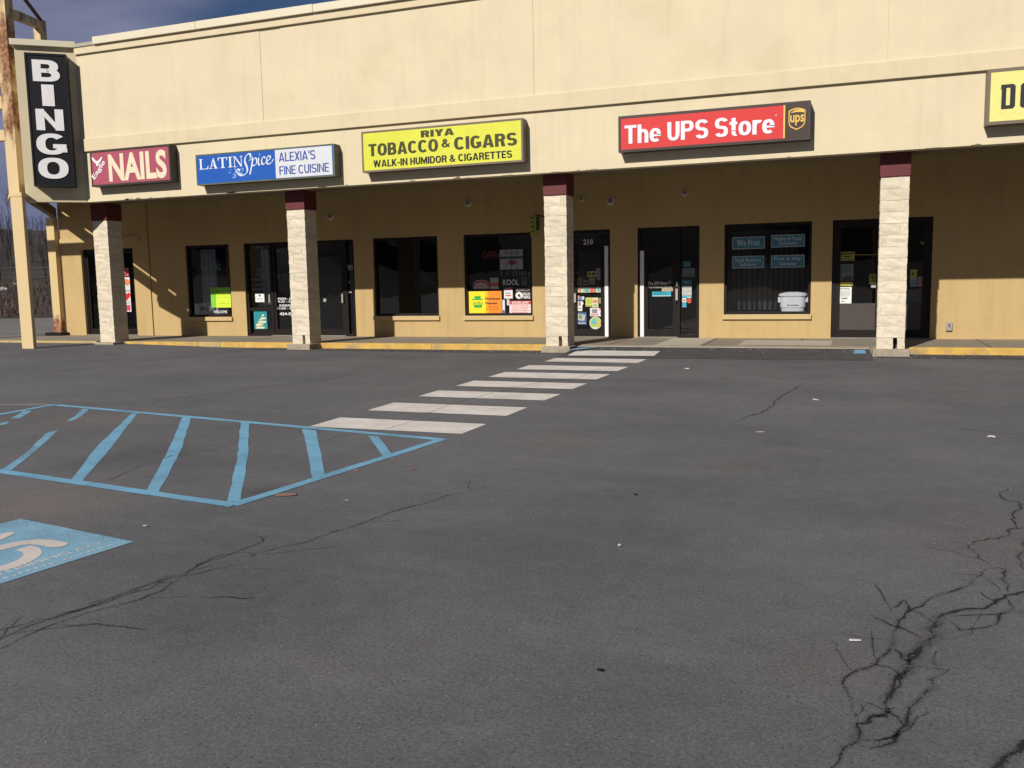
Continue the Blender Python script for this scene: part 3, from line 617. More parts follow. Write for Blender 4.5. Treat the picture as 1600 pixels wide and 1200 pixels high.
YG = 21.10                                   # glass plane
def bars(x0, x1, z0, z1, wd, y0=YB+0.05, y1=YB+0.16, bottom=None):
    b = bottom if bottom is not None else wd
    m = MB().box(x0, x0+wd, y0, y1, z0, z1).box(x1-wd, x1, y0, y1, z0, z1)
    m.box(x0+wd, x1-wd, y0, y1, z1-wd, z1); m.box(x0+wd, x1-wd, y0, y1, z0, z0+b); return m
def pane(x0, x1, z0, z1, parent):
    return part('pane', MB().box(x0, x1, YG, YG+0.012, z0, z1), GLASS, 0, parent)
def window(x0, x1, z0=0.67, label=None):
    f = part('window', bars(x0, x1, z0, HEAD, 0.06), BRONZE, 0, None, label)
    pane(x0+0.06, x1-0.06, z0+0.06, HEAD-0.06, f)
    part('sill', MB().box(x0-0.03, x1+0.02, YB-0.055, YB+0.2, z0-0.11, z0), SILLM, 0.006, f)
    return f
WIN1 = window(-18.0, -16.47); WIN2 = window(-11.87, -9.99); WIN3 = window(-9.26, -7.43); WIN4 = window(-2.78, -0.89)
def leaf(x0, x1, z1, parent, panel=None, stile=0.09):
    b = 0.16
    d = part('door_leaf', bars(x0, x1, ZS+0.03, z1, stile, YB+0.07, YB+0.14, b), BRONZE, 0, parent)
    if panel: part('kick_panel', MB().box(x0+stile, x1-stile, YB+0.09, YB+0.13, ZS+0.03+b, panel), PANELB, 0, parent)
    pane(x0+stile, x1-stile, (panel or ZS+0.03+b), z1-stile, parent); return d
def handle(x, z0, z1, parent):
    return part('handle', MB().box(x-.025, x+.025, YB+0.005, YB+0.025, z0, z1).box(x-.015, x+.015, YB+0.025, YB+0.07, z0+.02, z0+.05).box(x-.015, x+.015, YB+0.025, YB+0.07, z1-.05, z1-.02), ALU, 0, parent)
def threshold(x0, x1, parent): part('threshold', MB().box(x0, x1, YB-0.06, YB+0.2, ZS+0.001, ZS+0.025), THRESH, 0.005, parent)
def X(px, py=450): return at(px, py, YB+.07)[0]
def Z(px, py): return at(px, py, YB+.07)[1]

D0 = part('door', bars(-21.87, -19.88, ZS, HEAD, 0.07), BRONZE)
part('mullion', MB().box(-20.93, -20.86, YB+0.05, YB+0.16, ZS+.07, HEAD-.07), BRONZE, 0, D0)
leaf(-21.80, -20.93, HEAD-0.07, D0, stile=.07); leaf(-20.86, -19.95, HEAD-0.07, D0, stile=.07); threshold(-21.87, -19.88, D0)
D1 = part('door', bars(-15.98, -12.45, ZS, HEAD, 0.07), BRONZE)
m1, m2, m3 = X(425), X(487), X(541)
part('mullion', MB().box(m1-.04, m1+.04, YB+0.05, YB+0.16, ZS+.07, HEAD-.07).box(m2-.05, m2+.05, YB+0.05, YB+0.16, ZS+.07, HEAD-.07).box(m3-.05, m3+.05, YB+0.05, YB+0.16, ZS+.07, HEAD-.07), BRONZE, 0, D1)
leaf(m1+.04, m2-.05, HEAD-.07, D1); leaf(m2+.05, m3-.05, 2.36, D1); pane(m2+.05, m3-.05, 2.43, HEAD-.07, D1)
part('transom_bar', MB().box(m2+.05, m3-.05, YB+0.05, YB+0.16, 2.36, 2.43), BRONZE, 0, D1)
pane(m3+.05, -12.52, ZS+.07, HEAD-.07, D1)
zr = Z(400, 482)
part('transom_bar', MB().box(-15.91, m1-.04, YB+0.06, YB+0.15, zr-.06, zr+.02), BRONZE, 0, D1)
pane(-15.91, m1-.04, zr+.02, HEAD-.07, D1); pane(-15.91, m1-.04, ZS+.07, zr-.06, D1); threshold(m1, m3, D1)
handle(X(536), Z(536, 473), Z(536, 459), D1); handle(X(422), Z(422, 473), Z(422, 460), D1)
D2 = part('door', bars(-6.46, -5.45, ZS, HEAD, 0.07), BRONZE)
leaf(-6.39, -5.62, 2.32, D2); pane(-6.39, -5.52, 2.40, HEAD-.07, D2)
part('transom_bar', MB().box(-6.39, -5.52, YB+0.05, YB+0.16, 2.32, 2.40), BRONZE, 0, D2)
part('door_strip', MB().box(-5.60, -5.51, YB+0.03, YB+0.12, ZS+.02, 2.32), STRIPW, 0.006, D2, 'white jamb strip'); threshold(-6.46, -5.45, D2)
handle(-6.34, 0.98, 1.2, D2)
D3 = part('door', bars(-4.79, -3.34, ZS, HEAD, 0.07), BRONZE)
mu = X(1060); zt = Z(1030, 389)
part('mullion', MB().box(mu-.05, mu+.04, YB+0.05, YB+0.16, ZS+.07, HEAD-.07), BRONZE, 0, D3)
part('transom_bar', MB().box(-4.72, mu-.05, YB+0.05, YB+0.16, zt-.03, zt+.04), BRONZE, 0, D3)
part('door_strip', MB().box(-4.735, -4.645, YB+0.03, YB+0.12, ZS+.02, zt-.03), STRIPW, 0.006, D3, 'white jamb strip')
leaf(-4.64, mu-.05, zt-.03, D3, stile=.08); pane(-4.72, mu-.05, zt+.04, HEAD-.07, D3); pane(mu+.04, -3.41, ZS+.07, HEAD-.07, D3); threshold(-4.79, mu, D3)
handle(X(1058), Z(1058, 469), Z(1058, 451), D3)
part('lock', MB().lathe((X(1058), YB+.05, Z(1058, 474)), [(.02, 0), (.02, .02)], 10, 'y'), ALU, 0, D3)
part('lock', MB().box(X(1058)-.02, X(1058)+.02, YB+.04, YB+.07, Z(1058, 447), Z(1058, 441)), ALU, 0, D3)
D4 = part('door', bars(-0.46, 1.53, ZS, HEAD, 0.07), BRONZE)
mm_ = X(1380); zp = Z(1340, 474)
part('mullion', MB().box(mm_-.05, mm_+.05, YB+0.05, YB+0.16, ZS+.07, HEAD-.07), BRONZE, 0, D4)
leaf(-0.39, mm_-.05, HEAD-.07, D4, zp, .10); leaf(mm_+.05, 1.46, HEAD-.07, D4, zp, .10); threshold(-.46, 1.53, D4)

# columns: split-face block piers
def block_mesh(wd, hgt, dep, seed):
    rnd = random.Random(seed); bm = bmesh.new(); bmesh.ops.create_cube(bm, size=1)
    bmesh.ops.subdivide_edges(bm, edges=[e for e in bm.edges], cuts=2, use_grid_fill=True)
    for v in bm.verts:
        x, y, z = v.co
        edge = sum(abs(abs(c)-.5) < 1e-4 for c in (x, y, z))
        v.co = Vector((x*wd, y*dep, z*hgt))
        amp = 0.014 if edge == 1 else 0.007
        if abs(abs(x)-.5) < 1e-4: v.co.x += math.copysign(1, x)*rnd.uniform(-.4, 1)*amp
        if abs(abs(y)-.5) < 1e-4: v.co.y += math.copysign(1, y)*rnd.uniform(-.4, 1)*amp
        if abs(abs(z)-.5) < 1e-4: v.co.z *= 1-rnd.uniform(0, .02)
    me = bpy.data.meshes.new('block'); bm.to_mesh(me); bm.free(); me.materials.append(BLOCKM); return me
CW, CH, NC = 0.48, 0.21, 15
WIDE = [block_mesh(CW*0.74, CH-.0045, CW, s) for s in range(6)]; NARR = [block_mesh(CW*0.245, CH-.0045, CW, 20+s) for s in range(6)]
LOWL = [block_mesh(0.28, CH-.0045, CW, 40)]; LOWR = [block_mesh(0.125, CH-.0045, CW, 41)]
FULL = [block_mesh(CW, CH-.0045, CW, 50+s) for s in range(3)]
def put(me, parent, loc):
    o = bpy.data.objects.new('block', me); C.objects.link(o); o.parent = parent; o.location = Vector(loc)-base_of(parent); return o
for ci, cx0 in enumerate((-18.56, -12.52, -6.11, 0.42)):
    yc = YC+CW/2+(0.14, 0.05, 0, -0.02)[ci]; xc = cx0+CW/2
    hole = ci > 0
    core = obj('column', MB().box(cx0+.005, cx0+CW-.005, yc-CW/2+.005, yc+CW/2-.005, ZS+(CH if hole else 0), ZS+NC*CH), MORT, MALL)
    for r in range(NC):
        z = ZS+CH*(r+.5)
        if r == 0 and hole:
            put(LOWL[0], core, (cx0+.14, yc, z)); put(LOWR[0], core, (cx0+CW-.0625, yc, z)); continue
        if r % 2: 
            put(random.choice(WIDE), core, (cx0+CW-CW*.37, yc, z)); put(random.choice(NARR), core, (cx0+CW*.1225, yc, z))
        else:
            put(random.choice(WIDE), core, (cx0+CW*.37, yc, z)); put(random.choice(NARR), core, (cx0+CW-CW*.1225, yc, z))
    if hole: part('hole_shade_fill', MB().box(cx0+.282, cx0+.352, yc-.06, yc+CW/2-.03, ZS+.001, ZS+CH-.002), BLACKM, 0, core)  # black filler standing in for the shade inside the hollow block
    cap = part('cap', MB().box(cx0-.02, cx0+CW+.02, yc-CW/2-.025, yc+CW/2+.025, ZS+NC*CH+.002, ZF+0.011), MAROON, 0.012, core)
    part('pad', MB().box(cx0-.07, cx0+CW+.09, yc-CW/2-.16, yc+CW/2+.06, -0.02, ZS+0.003 if ci < 3 else ZS), PADC, 0.02, core)

# ------------------------------------------------------------------ wall signs
def sign(name, label, quad, yf, cab, face, depth=0.25, rim=0.05):
    """cabinet sign on the fascia; quad = x0,x1,z0,z1 of the whole front"""
    x0, x1, z0, z1 = quad
    t = thing(name, label, 'sign', ((x0+x1)/2, yf+depth, z0))
    obj('cabinet', MB().box(x0, x1, yf+.012, yf+depth, z0, z1), cab, t, bevel=0.012)
    rimm = MB().box(x0, x0+rim, yf, yf+.012, z0, z1).box(x1-rim, x1, yf, yf+.012, z0, z1).box(x0+rim, x1-rim, yf, yf+.012, z1-rim, z1).box(x0+rim, x1-rim, yf, yf+.012, z0, z0+rim)
    obj('frame', rimm, cab, t)
    if face: obj('face', MB().box(x0+rim, x1-rim, yf+.004, yf+.0115, z0+rim, z1-rim), face, t)
    return t
def letters(t, txt, x0, x1, z0, z1, y, m, bold=0.0, **k): return obj('lettering', text_mesh(txt, x0, x1, z0, z1, y, k.pop('depth', 0.006), bold, **k), m, t)

# heavy grotesque capitals built from stems, bars, rings and diagonals
def _ring(cx, cz, rx, rz, t, h, a0, a1, n=14, p=2.35):
    o = []; e = 2/p
    def pt(a, ax, az): c, s_ = math.cos(a), math.sin(a); return (cx+ax*math.copysign(abs(c)**e, c), cz+az*math.copysign(abs(s_)**e, s_))
    for k in range(n):
        a, b = math.radians(a0+(a1-a0)*k/n), math.radians(a0+(a1-a0)*(k+1)/n)
        o.append([pt(a, rx-t, rz-h), pt(a, rx, rz), pt(b, rx, rz), pt(b, rx-t, rz-h)])
    return o
def _rc(a, b, c, d): return [[(a, b), (c, b), (c, d), (a, d)]]
def _dg(x0, z0, x1, z1, t): return [[(x0, z0), (x0+t, z0), (x1+t, z1), (x1, z1)]]
def glyph(c, t, h):
    w_ = .62; q = (1+h)/4
    if c == 'I': return _rc(0, 0, t, 1), t
    if c == 'O': return _ring(.35, .5, .35, .5, t, h, 0, 360, 28), .70
    if c == 'C': return _ring(.35, .5, .35, .5, t, h, 42, 318, 24), .68
    if c == 'G': return _ring(.35, .5, .35, .5, t, h, 42, 330, 24)+_rc(.38, .5-h, .69, .5)+_rc(.70-t, .12, .70, .5-h), .70
    if c == 'D': return _rc(0, 0, t, 1)+_rc(t, 0, .34, h)+_rc(t, 1-h, .34, 1)+_ring(.32, .5, .34, .5, t, h, -90, 90, 16), .66
    if c == 'T': return _rc(0, 1-h, .62, 1)+_rc(.31-t/2, 0, .31+t/2, 1-h), .62
    if c == 'L': return _rc(0, 0, t, 1)+_rc(t, 0, .52, h), .52
    if c == 'E': return _rc(0, 0, t, 1)+_rc(t, 0, .54, h)+_rc(t, 1-h, .54, 1)+_rc(t, .5-h/2, .5, .5+h/2), .55
    if c == 'F': return _rc(0, 0, t, 1)+_rc(t, 1-h, .54, 1)+_rc(t, .5-h/2, .5, .5+h/2), .54
    if c == 'H': return _rc(0, 0, t, 1)+_rc(.62-t, 0, .62, 1)+_rc(t, .5-h/2, .62-t, .5+h/2), .62
    if c == 'U': return _rc(0, .4, t, 1)+_rc(.62-t, .4, .62, 1)+_ring(.31, .4, .31, .4, t, h, 180, 360, 16), .62
    if c == 'N': return _rc(0, 0, t, 1)+_rc(.66-t, 0, .66, 1)+[[(t*.9, 1), (t*.9, 1-t*1.6), (.66-t*.9, 0), (.66-t*.9, t*1.6)]], .66
    if c == 'M': return _rc(0, 0, t*.92, 1)+_rc(.82-t*.92, 0, .82, 1)+[[(t*.9, 1), (t*.9, .62), (.41-t*.25, 0), (.41, .0), (.41, .42)], [(.82-t*.9, 1), (.41, .42), (.41, 0), (.41+t*.25, 0), (.82-t*.9, .62)]], .82
    if c == 'W': return _dg(.17, 0, 0, 1, t*.95)+_dg(.17, 0, .42-t*.45, 1, t*.9)+_dg(.62, 0, .42-t*.45, 1, t*.9)+_dg(.62, 0, .84-t*.1, 1, t*.95), .84+t*.85
    if c == 'A': return [[(0, 0), (t*1.02, 0), (.36, .78), (.36, 1), (.36-t*.58, 1)], [(.72-t*1.02, 0), (.72, 0), (.36+t*.58, 1), (.36, 1), (.36, .78)]]+_rc(.2, .18, .52, .18+h*.9), .72
    if c == 'K': return _rc(0, 0, t, 1)+[[(t, .30), (t, .58), (.64-t*1.15, 1), (.64, 1)], [(.66-t*1.15, 0), (.66, 0), (t*1.75, .62), (t*1.1, .42)]], .66
    if c == 'Y': return _rc(.33-t/2, 0, .33+t/2, .42)+[[(0, 1), (.33-t/2, .42), (.33, .42), (.33, .62), (t*1.1, 1)], [(.66-t*1.1, 1), (.33, .62), (.33, .42), (.33+t/2, .42), (.66, 1)]], .66
    if c in 'PRB':
        o = _rc(0, 0, t, 1)+_rc(t, 1-h, .36, 1)+_rc(t, .5-h/2, .42, .5+h/2)+_ring(.34, 1-q, .28 if c == 'B' else .30, q, t, h, -90, 90, 12)
        if c == 'R': o += [[(.42-t*.35, .5-h/2), (.42+t*.6, .5-h/2), (.64, .0), (.64-t*1.05, 0)]]
        if c == 'B': o += _rc(t, 0, .36, h)+_ring(.34, q, .31, q, t, h, -90, 90, 12)
        return o, .66
    if c == 'S': return _ring(.32, 1-q, .32, q, t, h, 22, 272, 18)+_ring(.32, q, .32, q, t, h, 92, -158, 18), .64
    if c == 'X': return _dg(0, 0, .64-t*1.2, 1, t*1.2)+_dg(.64-t*1.2, 0, 0, 1, t*1.2), .64
    if c == 'Z': return _rc(0, 0, .6, h)+_rc(0, 1-h, .6, 1)+[[(0, h), (t*1.25, h), (.6, 1-h), (.6-t*1.25, 1-h)]], .6
    if c == '&': return _ring(.29, .77, .19, .23, t*.8, h*.8, 0, 360, 18)+_ring(.28, .27, .28, .27, t*.9, h*.85, 60, 335, 20)+[[(.14, .62), (.30, .66), (.72, 0), (.54, 0)], [(.46, .22), (.56, .1), (.70, .42), (.57, .42)]], .72
    if c == '-': return _rc(0, .34, .32, .34+h), .32
    if c == "'": return [[(.02, .66), (.12, .66), (t, 1), (0, 1)]], t
    if c == '.': return _rc(0, 0, t, t), t
    if c == ' ': return [], .2
    xh = .74
    if c == 'h': return _rc(0, 0, t, 1)+_rc(.56-t, 0, .56, .46)+_ring(.28, .42, .28, xh-.42, t, h, 0, 150, 12), .56
    if c == 'e': return _ring(.29, xh/2, .29, xh/2, t, h, 0, 312, 24)+_rc(t*.8, xh/2-h*.42, .58, xh/2+h*.25), .58
    if c == 'o': return _ring(.30, xh/2, .30, xh/2, t, h, 0, 360, 26), .60
    if c == 't': return _rc(.1, .3, .1+t, .94)+_rc(0, xh-h*.9, .38, xh)+_ring(.1+.2, .26, .2, .26, t, h, 180, 290, 8), .38
    if c == 'r': return _rc(0, 0, t, xh)+_ring(.30, .36, .30, xh-.36, t, h, 62, 165, 8), .40
    return _rc(0, 0, .5, 1), .5
def block_text(txt, x0, x1, z0, z1, y, t=.2, h=.17, sp=.07, depth=.006, xf=None):
    adv = []; tot = 0
    for c in txt: adv.append(glyph(c, t, h)); tot += adv[-1][1]
    tot += sp*(len(txt)-1); sx_ = (x1-x0)/tot; mb = MB(); x = x0; k = 0
    for polys, a in adv:
        for p in polys:
            p = [(x+u*sx_, z0+v*(z1-z0)) for u, v in p]
            if sum(p[i][0]*p[(i+1) % len(p)][1]-p[(i+1) % len(p)][0]*p[i][1] for i in range(len(p))) < 0: p = p[::-1]
            mb.slab(p, y-depth-.00012*(k % 24), y); k += 1
        x += (a+sp)*sx_
    return mb
def heavy(t_, txt, x0, x1, z0, z1, y, m, **k):
    """one object per letter"""
    t, h, sp = k.get('t', .2), k.get('h', .17), k.get('sp', .07)
    adv = [glyph(c, t, h)[1] for c in txt]; f_ = (x1-x0)/(sum(adv)+sp*(len(txt)-1)); x = x0
    for c, a in zip(txt, adv):
        if c != ' ': obj('letter', block_text(c, x, x+a*f_, z0, z1, y, **k), m, t_)
        x += (a+sp)*f_

YS = 17.50; yl = YS+.003
RED_NAIL = colour((0.36, 0.075, 0.115)); CREAMP = colour((0.72, 0.62, 0.45)); WHITE = colour((0.78, 0.77, 0.78)); BLACK = colour((0.006, 0.006, 0.009))
# nail salon
q = (-17.75, -15.28, 4.04, 4.905)
NS = sign('shop_sign', 'dull red NAILS sign with cream letters, beside the tall BINGO sign', q, YS, SIGNCAB, RED_NAIL, rim=0.045)
letters(NS, 'NAILS', -17.18, -15.40, 4.13, 4.80, yl, CREAMP, 0.035, res=5)
letters(NS, 'Eagle', -17.62, -17.07, 4.18, 4.35, yl, WHITE, 0.012, rot=math.radians(46))
eg = [(-17.70, 4.76), (-17.64, 4.74), (-17.57, 4.665), (-17.52, 4.655), (-17.44, 4.70), (-17.385, 4.755), (-17.36, 4.735), (-17.41, 4.655), (-17.46, 4.61), (-17.50, 4.60), (-17.49, 4.555), (-17.52, 4.535), (-17.56, 4.545), (-17.575, 4.60), (-17.63, 4.645), (-17.68, 4.70)]
obj('eagle_emblem', MB().slab(eg[::-1], yl-.005, yl), WHITE, NS)
# Latin restaurant
BLUES = colour((0.006, 0.085, 0.40)); PALE = colour((0.60, 0.62, 0.66)); NAVY = colour((0.03, 0.07, 0.30)); LETB = colour((0.66, 0.70, 0.78))
q = (-14.54, -10.77, 3.90, 4.605)
LS = sign('shop_sign', 'long blue and white sign reading LATIN Spice in a mossy green frame', q, YS, SIGNCAB3, BLUES, rim=0.03)
obj('face', MB().box(-12.32, -10.83, YS-.001, YS+.0035, 3.94, 4.565), PALE, LS)
heavy(LS, "ALEXIA'S", -12.22, -11.26, 4.30, 4.50, YS-.0012, NAVY, t=.14, h=.12, depth=.004, sp=.09); heavy(LS, 'FINE CUISINE', -12.22, -10.92, 4.01, 4.20, YS-.0012, NAVY, t=.14, h=.12, depth=.004, sp=.09)
def serif(word, x0, x1, z0, z1, y):
    """roman capitals with thick stems, thin hairlines and slab feet"""
    G_ = {'L': [[(0.08,0),(0.26,0),(0.26,1),(0.08,1)], [(0,0),(.08,0),(.08,.06),(0,.06)], [(.26,0),(.9,0),(.95,.3),(.88,.3),(.8,.07),(.26,.07)], [(0,.94),(.08,.94),(.08,1),(0,1)], [(.26,.94),(.36,.94),(.36,1),(.26,1)]],
          'A': [[(.60,0),(.82,0),(.52,1),(.42,1),(.40,.93)], [(.12,0),(.20,0),(.47,.86),(.42,.99)], [(0,0),(.12,0),(.14,.06),(0,.06)], [(.20,0),(.32,0),(.32,.06),(.22,.06)], [(.5,0),(.60,0),(.58,.06),(.5,.06)], [(.82,0),(.95,0),(.95,.06),(.80,.06)], [(.29,.28),(.53,.28),(.51,.35),(.31,.35)]],
          'T': [[(.38,0),(.57,0),(.57,.93),(.38,.93)], [(0,.7),(.05,.7),(.12,.93),(.83,.93),(.90,.7),(.95,.7),(.95,1),(0,1)], [(.26,0),(.38,0),(.38,.06),(.26,.06)], [(.57,0),(.69,0),(.69,.06),(.57,.06)]],
          'I': [[(.16,0),(.35,0),(.35,1),(.16,1)], [(.04,0),(.16,0),(.16,.06),(.04,.06)], [(.35,0),(.47,0),(.47,.06),(.35,.06)], [(.04,.94),(.16,.94),(.16,1),(.04,1)], [(.35,.94),(.47,.94),(.47,1),(.35,1)]],
          'N': [[(.10,0),(.17,0),(.17,.90),(.10,.97)], [(0,.94),(.10,.94),(.17,.9),(.75,.0),(.80,0),(.80,.18),(.25,1),(0,1)], [(.80,0),(.87,0),(.87,1),(.80,1)], [(0,0),(.10,0),(.10,.06),(0,.06)], [(.17,0),(.28,0),(.28,.06),(.17,.06)], [(.70,.94),(.80,.94),(.80,1),(.70,1)], [(.87,.94),(.97,.94),(.97,1),(.87,1)]]}
    adv = {'I': .55, 'L': 1.0, 'A': .95, 'T': 1.0, 'N': 1.0}
    tot = sum(adv[c] for c in word); sx = (x1-x0)/tot; mb = MB(); x = x0
    for k, c in enumerate(word):
        for poly in G_[c]: mb.slab([(x+a*sx, z0+b*(z1-z0)) for a, b in poly], y-.005-.0002*k, y)
        x += adv[c]*sx
    return mb
obj('lettering', serif('LATIN', -14.44, -13.20, 4.26, 4.50, yl), LETB, LS)
def spline(pts, n=10):
    P = [Vector(p) for p in pts]; o = []
    for i in range(len(P)-1):
        p0 = P[max(i-1, 0)]; p1 = P[i]; p2 = P[i+1]; p3 = P[min(i+2, len(P)-1)]
        for k in range(n):
            t = k/n; o.append(0.5*((2*p1)+(p2-p0)*t+(2*p0-5*p1+4*p2-p3)*t*t+(3*p1-p0-3*p2+p3)*t**3))
    o.append(P[-1]); return o
def pen(pts, y, thin, thick, ang=0.6, closed=False):
    """a broad-nib pen stroke in the XZ plane"""
    s = spline(pts); mb = MB(); L_, R_ = [], []
    for i, p in enumerate(s):
        d = s[min(i+1, len(s)-1)]-s[max(i-1, 0)]; d = d.normalized() if d.length else Vector((1, 0)); n = Vector((-d.y, d.x))
        wd = thin+(thick-thin)*abs(math.sin(math.atan2(d.y, d.x)-ang)); L_.append(p+n*wd/2); R_.append(p-n*wd/2)
    for i in range(len(s)-1): mb.face([(R_[i].x, y, R_[i].y), (R_[i+1].x, y, R_[i+1].y), (L_[i+1].x, y, L_[i+1].y), (L_[i].x, y, L_[i].y)])
    return mb
def SP(px, py): return (-13.36+(px-916)/(1192-916)*1.04, 4.565-(py-192)/(352-192)*0.625+((px-916)/(1192-916))*-0.015)
def strokes(lst, y, m, parent, name):
    for k, (p, a, b) in enumerate(lst): obj(name, pen([SP(*q) for q in p], y-.0003*k, a, b), m, parent)
strokes([([(1012, 222), (1016, 208), (1008, 200), (992, 203), (976, 220), (972, 245), (984, 272), (986, 298), (968, 316), (940, 320), (915, 306), (905, 292), (918, 284), (930, 292)], .014, .05),
         ([(1000, 238), (1020, 228), (1032, 216)], .012, .03), ([(1030, 226), (1022, 262), (1004, 318)], .016, .045), ([(1026, 246), (1044, 226), (1058, 232), (1056, 256), (1040, 268), (1024, 264)], .012, .035),
         ([(1074, 224), (1070, 252), (1074, 266), (1086, 262)], .014, .04), ([(1080, 208), (1084, 206)], .03, .035), ([(1122, 228), (1108, 222), (1096, 238), (1096, 258), (1108, 264), (1124, 254)], .012, .04),
         ([(1134, 246), (1152, 238), (1158, 224), (1146, 218), (1134, 230), (1130, 252), (1142, 264), (1164, 256), (1180, 238)], .012, .04)], yl-.003, LETB, LS, 'script_lettering')
strokes([([(878, 326), (888, 332), (900, 326), (896, 316), (886, 320)], .014, .03), ([(880, 316), (900, 302), (930, 306), (960, 318)], .012, .035), ([(930, 300), (940, 284), (956, 280), (958, 292), (946, 294)], .01, .025),
         ([(905, 296), (898, 284), (904, 272), (918, 268)], .01, .025), ([(852, 296), (858, 304), (868, 300)], .008, .016), ([(858, 290), (866, 284), (874, 290)], .008, .0045)], yl-.006, colour((0.25, 0.42, 0.75)), LS, 'flourish')
# tobacco shop
YEL = colour((0.62, 0.63, 0.055)); OLIVE = colour((0.045, 0.045, 0.012))
q = (-10.08, -6.345, 3.93, 4.80)
TS = sign('shop_sign', 'yellow TOBACCO and CIGARS sign with black capital letters', q, YS, SIGNCAB2, YEL, rim=0.04)
def sx(fr): return q[0]+fr*(q[1]-q[0])
heavy(TS, 'RIYA', sx(.385), sx(.59), 4.58, 4.715, yl, OLIVE, t=.25, h=.20); heavy(TS, 'TOBACCO', sx(.045), sx(.49), 4.27, 4.525, yl, OLIVE, t=.225, h=.165, sp=.075); heavy(TS, '&', sx(.512), sx(.565), 4.34, 4.51, yl, OLIVE, t=.2, h=.17)
heavy(TS, 'CIGARS', sx(.59), sx(.965), 4.27, 4.525, yl, OLIVE, t=.225, h=.165, sp=.075); heavy(TS, 'WALK-IN HUMIDOR & CIGARETTES', sx(.075), sx(.935), 4.03, 4.175, yl, BLACK, t=.185, h=.15, sp=.09)
# parcel shop
REDU = colour((0.58, 0.028, 0.026)); BRN = colour((0.045, 0.026, 0.02)); GOLD = colour((0.72, 0.45, 0.10)); LIL = colour((0.74, 0.72, 0.80))
q = (-4.365, -0.805, 3.975, 4.665)
US = sign('shop_sign', 'long red sign reading The UPS Store with a brown end panel', q, YS, SIGNCAB, REDU, depth=0.24, rim=0.05)
obj('end_panel', MB().box(-1.245, -.856, YS-.001, YS+.0035, 4.026, 4.614), BRN, US); obj('gold_line', MB().box(-1.275, -1.246, YS-.001, YS+.0035, 4.026, 4.614), GOLD, US)
heavy(US, 'The UPS Store', -4.24, -1.43, 4.13, 4.48, yl, LIL, t=.20, h=.155, sp=.065)
letters(US, '®', -1.42, -1.385, 4.43, 4.465, yl, LIL)
sh = [(-1.185, 4.505), (-1.12, 4.535), (-1.04, 4.55), (-.96, 4.535), (-.893, 4.505), (-.893, 4.31), (-.905, 4.25), (-.94, 4.205), (-1.04, 4.155), (-1.14, 4.205), (-1.175, 4.25), (-1.185, 4.31)]
def inset(poly, k): cx_ = sum(p[0] for p in poly)/len(poly); cz_ = sum(p[1] for p in poly)/len(poly); return [(cx_+(a-cx_)*k, cz_+(b-cz_)*k) for a, b in poly]
obj('shield_emblem', MB().slab(sh[::-1], YS-.007, YS-.001), GOLD, US); obj('shield_emblem', MB().slab(inset(sh, .88)[::-1], YS-.010, YS-.0071), BRN, US)
obj('shield_emblem', MB().slab([(-1.165, 4.46), (-1.06, 4.515), (-.93, 4.515), (-.913, 4.46), (-1.04, 4.475)][::-1], YS-.0125, YS-.0101), GOLD, US)
letters(US, 'ups', -1.155, -.915, 4.235, 4.425, YS-.0102, GOLD, 0.02)
# discount store sign running out of the frame
YEL2 = colour((0.70, 0.67, 0.22)); INK = colour((0.022, 0.018, 0.022))
q = (2.03, 7.3, 4.0, 4.92)
DS = sign('shop_sign', 'pale yellow sign with heavy black letters starting DO, at the right edge', q, YS, SIGNCAB2, YEL2, rim=0.055)
def slabletter(c, x, z0, wd, hgt):
    s, hb = wd*.36, hgt*.14; z1 = z0+hgt; k = wd*.16; m = []
    if c == 'D': m = [[(x+.04*wd,z0),(x+s,z0),(x+s,z1),(x+.04*wd,z1)], [(x+s,z0),(x+wd-k,z0),(x+wd,z0+k),(x+wd-s,z0+hb),(x+s,z0+hb)], [(x+s,z1-hb),(x+wd-s,z1-hb),(x+wd,z1-k),(x+wd-k,z1),(x+s,z1)], [(x+wd-s,z0+hb),(x+wd,z0+k),(x+wd,z1-k),(x+wd-s,z1-hb)], [(x-.03*wd,z1-hb*1.6),(x+.04*wd,z1-hb),(x+.04*wd,z1),(x,z1)]]
    if c == 'O': m = [[(x,z0+k),(x+k,z0),(x+s,z0+hb),(x+s,z1-hb),(x+k,z1),(x,z1-k)], [(x+k,z0),(x+wd-k,z0),(x+wd-s,z0+hb),(x+s,z0+hb)], [(x+s,z1-hb),(x+wd-s,z1-hb),(x+wd-k,z1),(x+k,z1)], [(x+wd-s,z0+hb),(x+wd-k,z0),(x+wd,z0+k),(x+wd,z1-k),(x+wd-k,z1),(x+wd-s,z1-hb)]]
    mb = MB()
    for p in m: mb.slab(p, yl-.006, yl)
    return mb
obj('lettering', slabletter('D', 2.245, 4.25, .215, .40), INK, DS); obj('lettering', slabletter('O', 2.535, 4.25, .215, .40), INK, DS)
heavy(DS, 'LLAR GENERAL', 2.83, 7.0, 4.25, 4.65, yl, INK, t=.25, h=.18)
obj('gold_swoosh', MB().slab([(2.55, 4.056), (7.2, 4.056), (7.2, 4.2), (3.2, 4.11)], yl-.002, yl), colour((0.75, 0.5, 0.08)), DS)
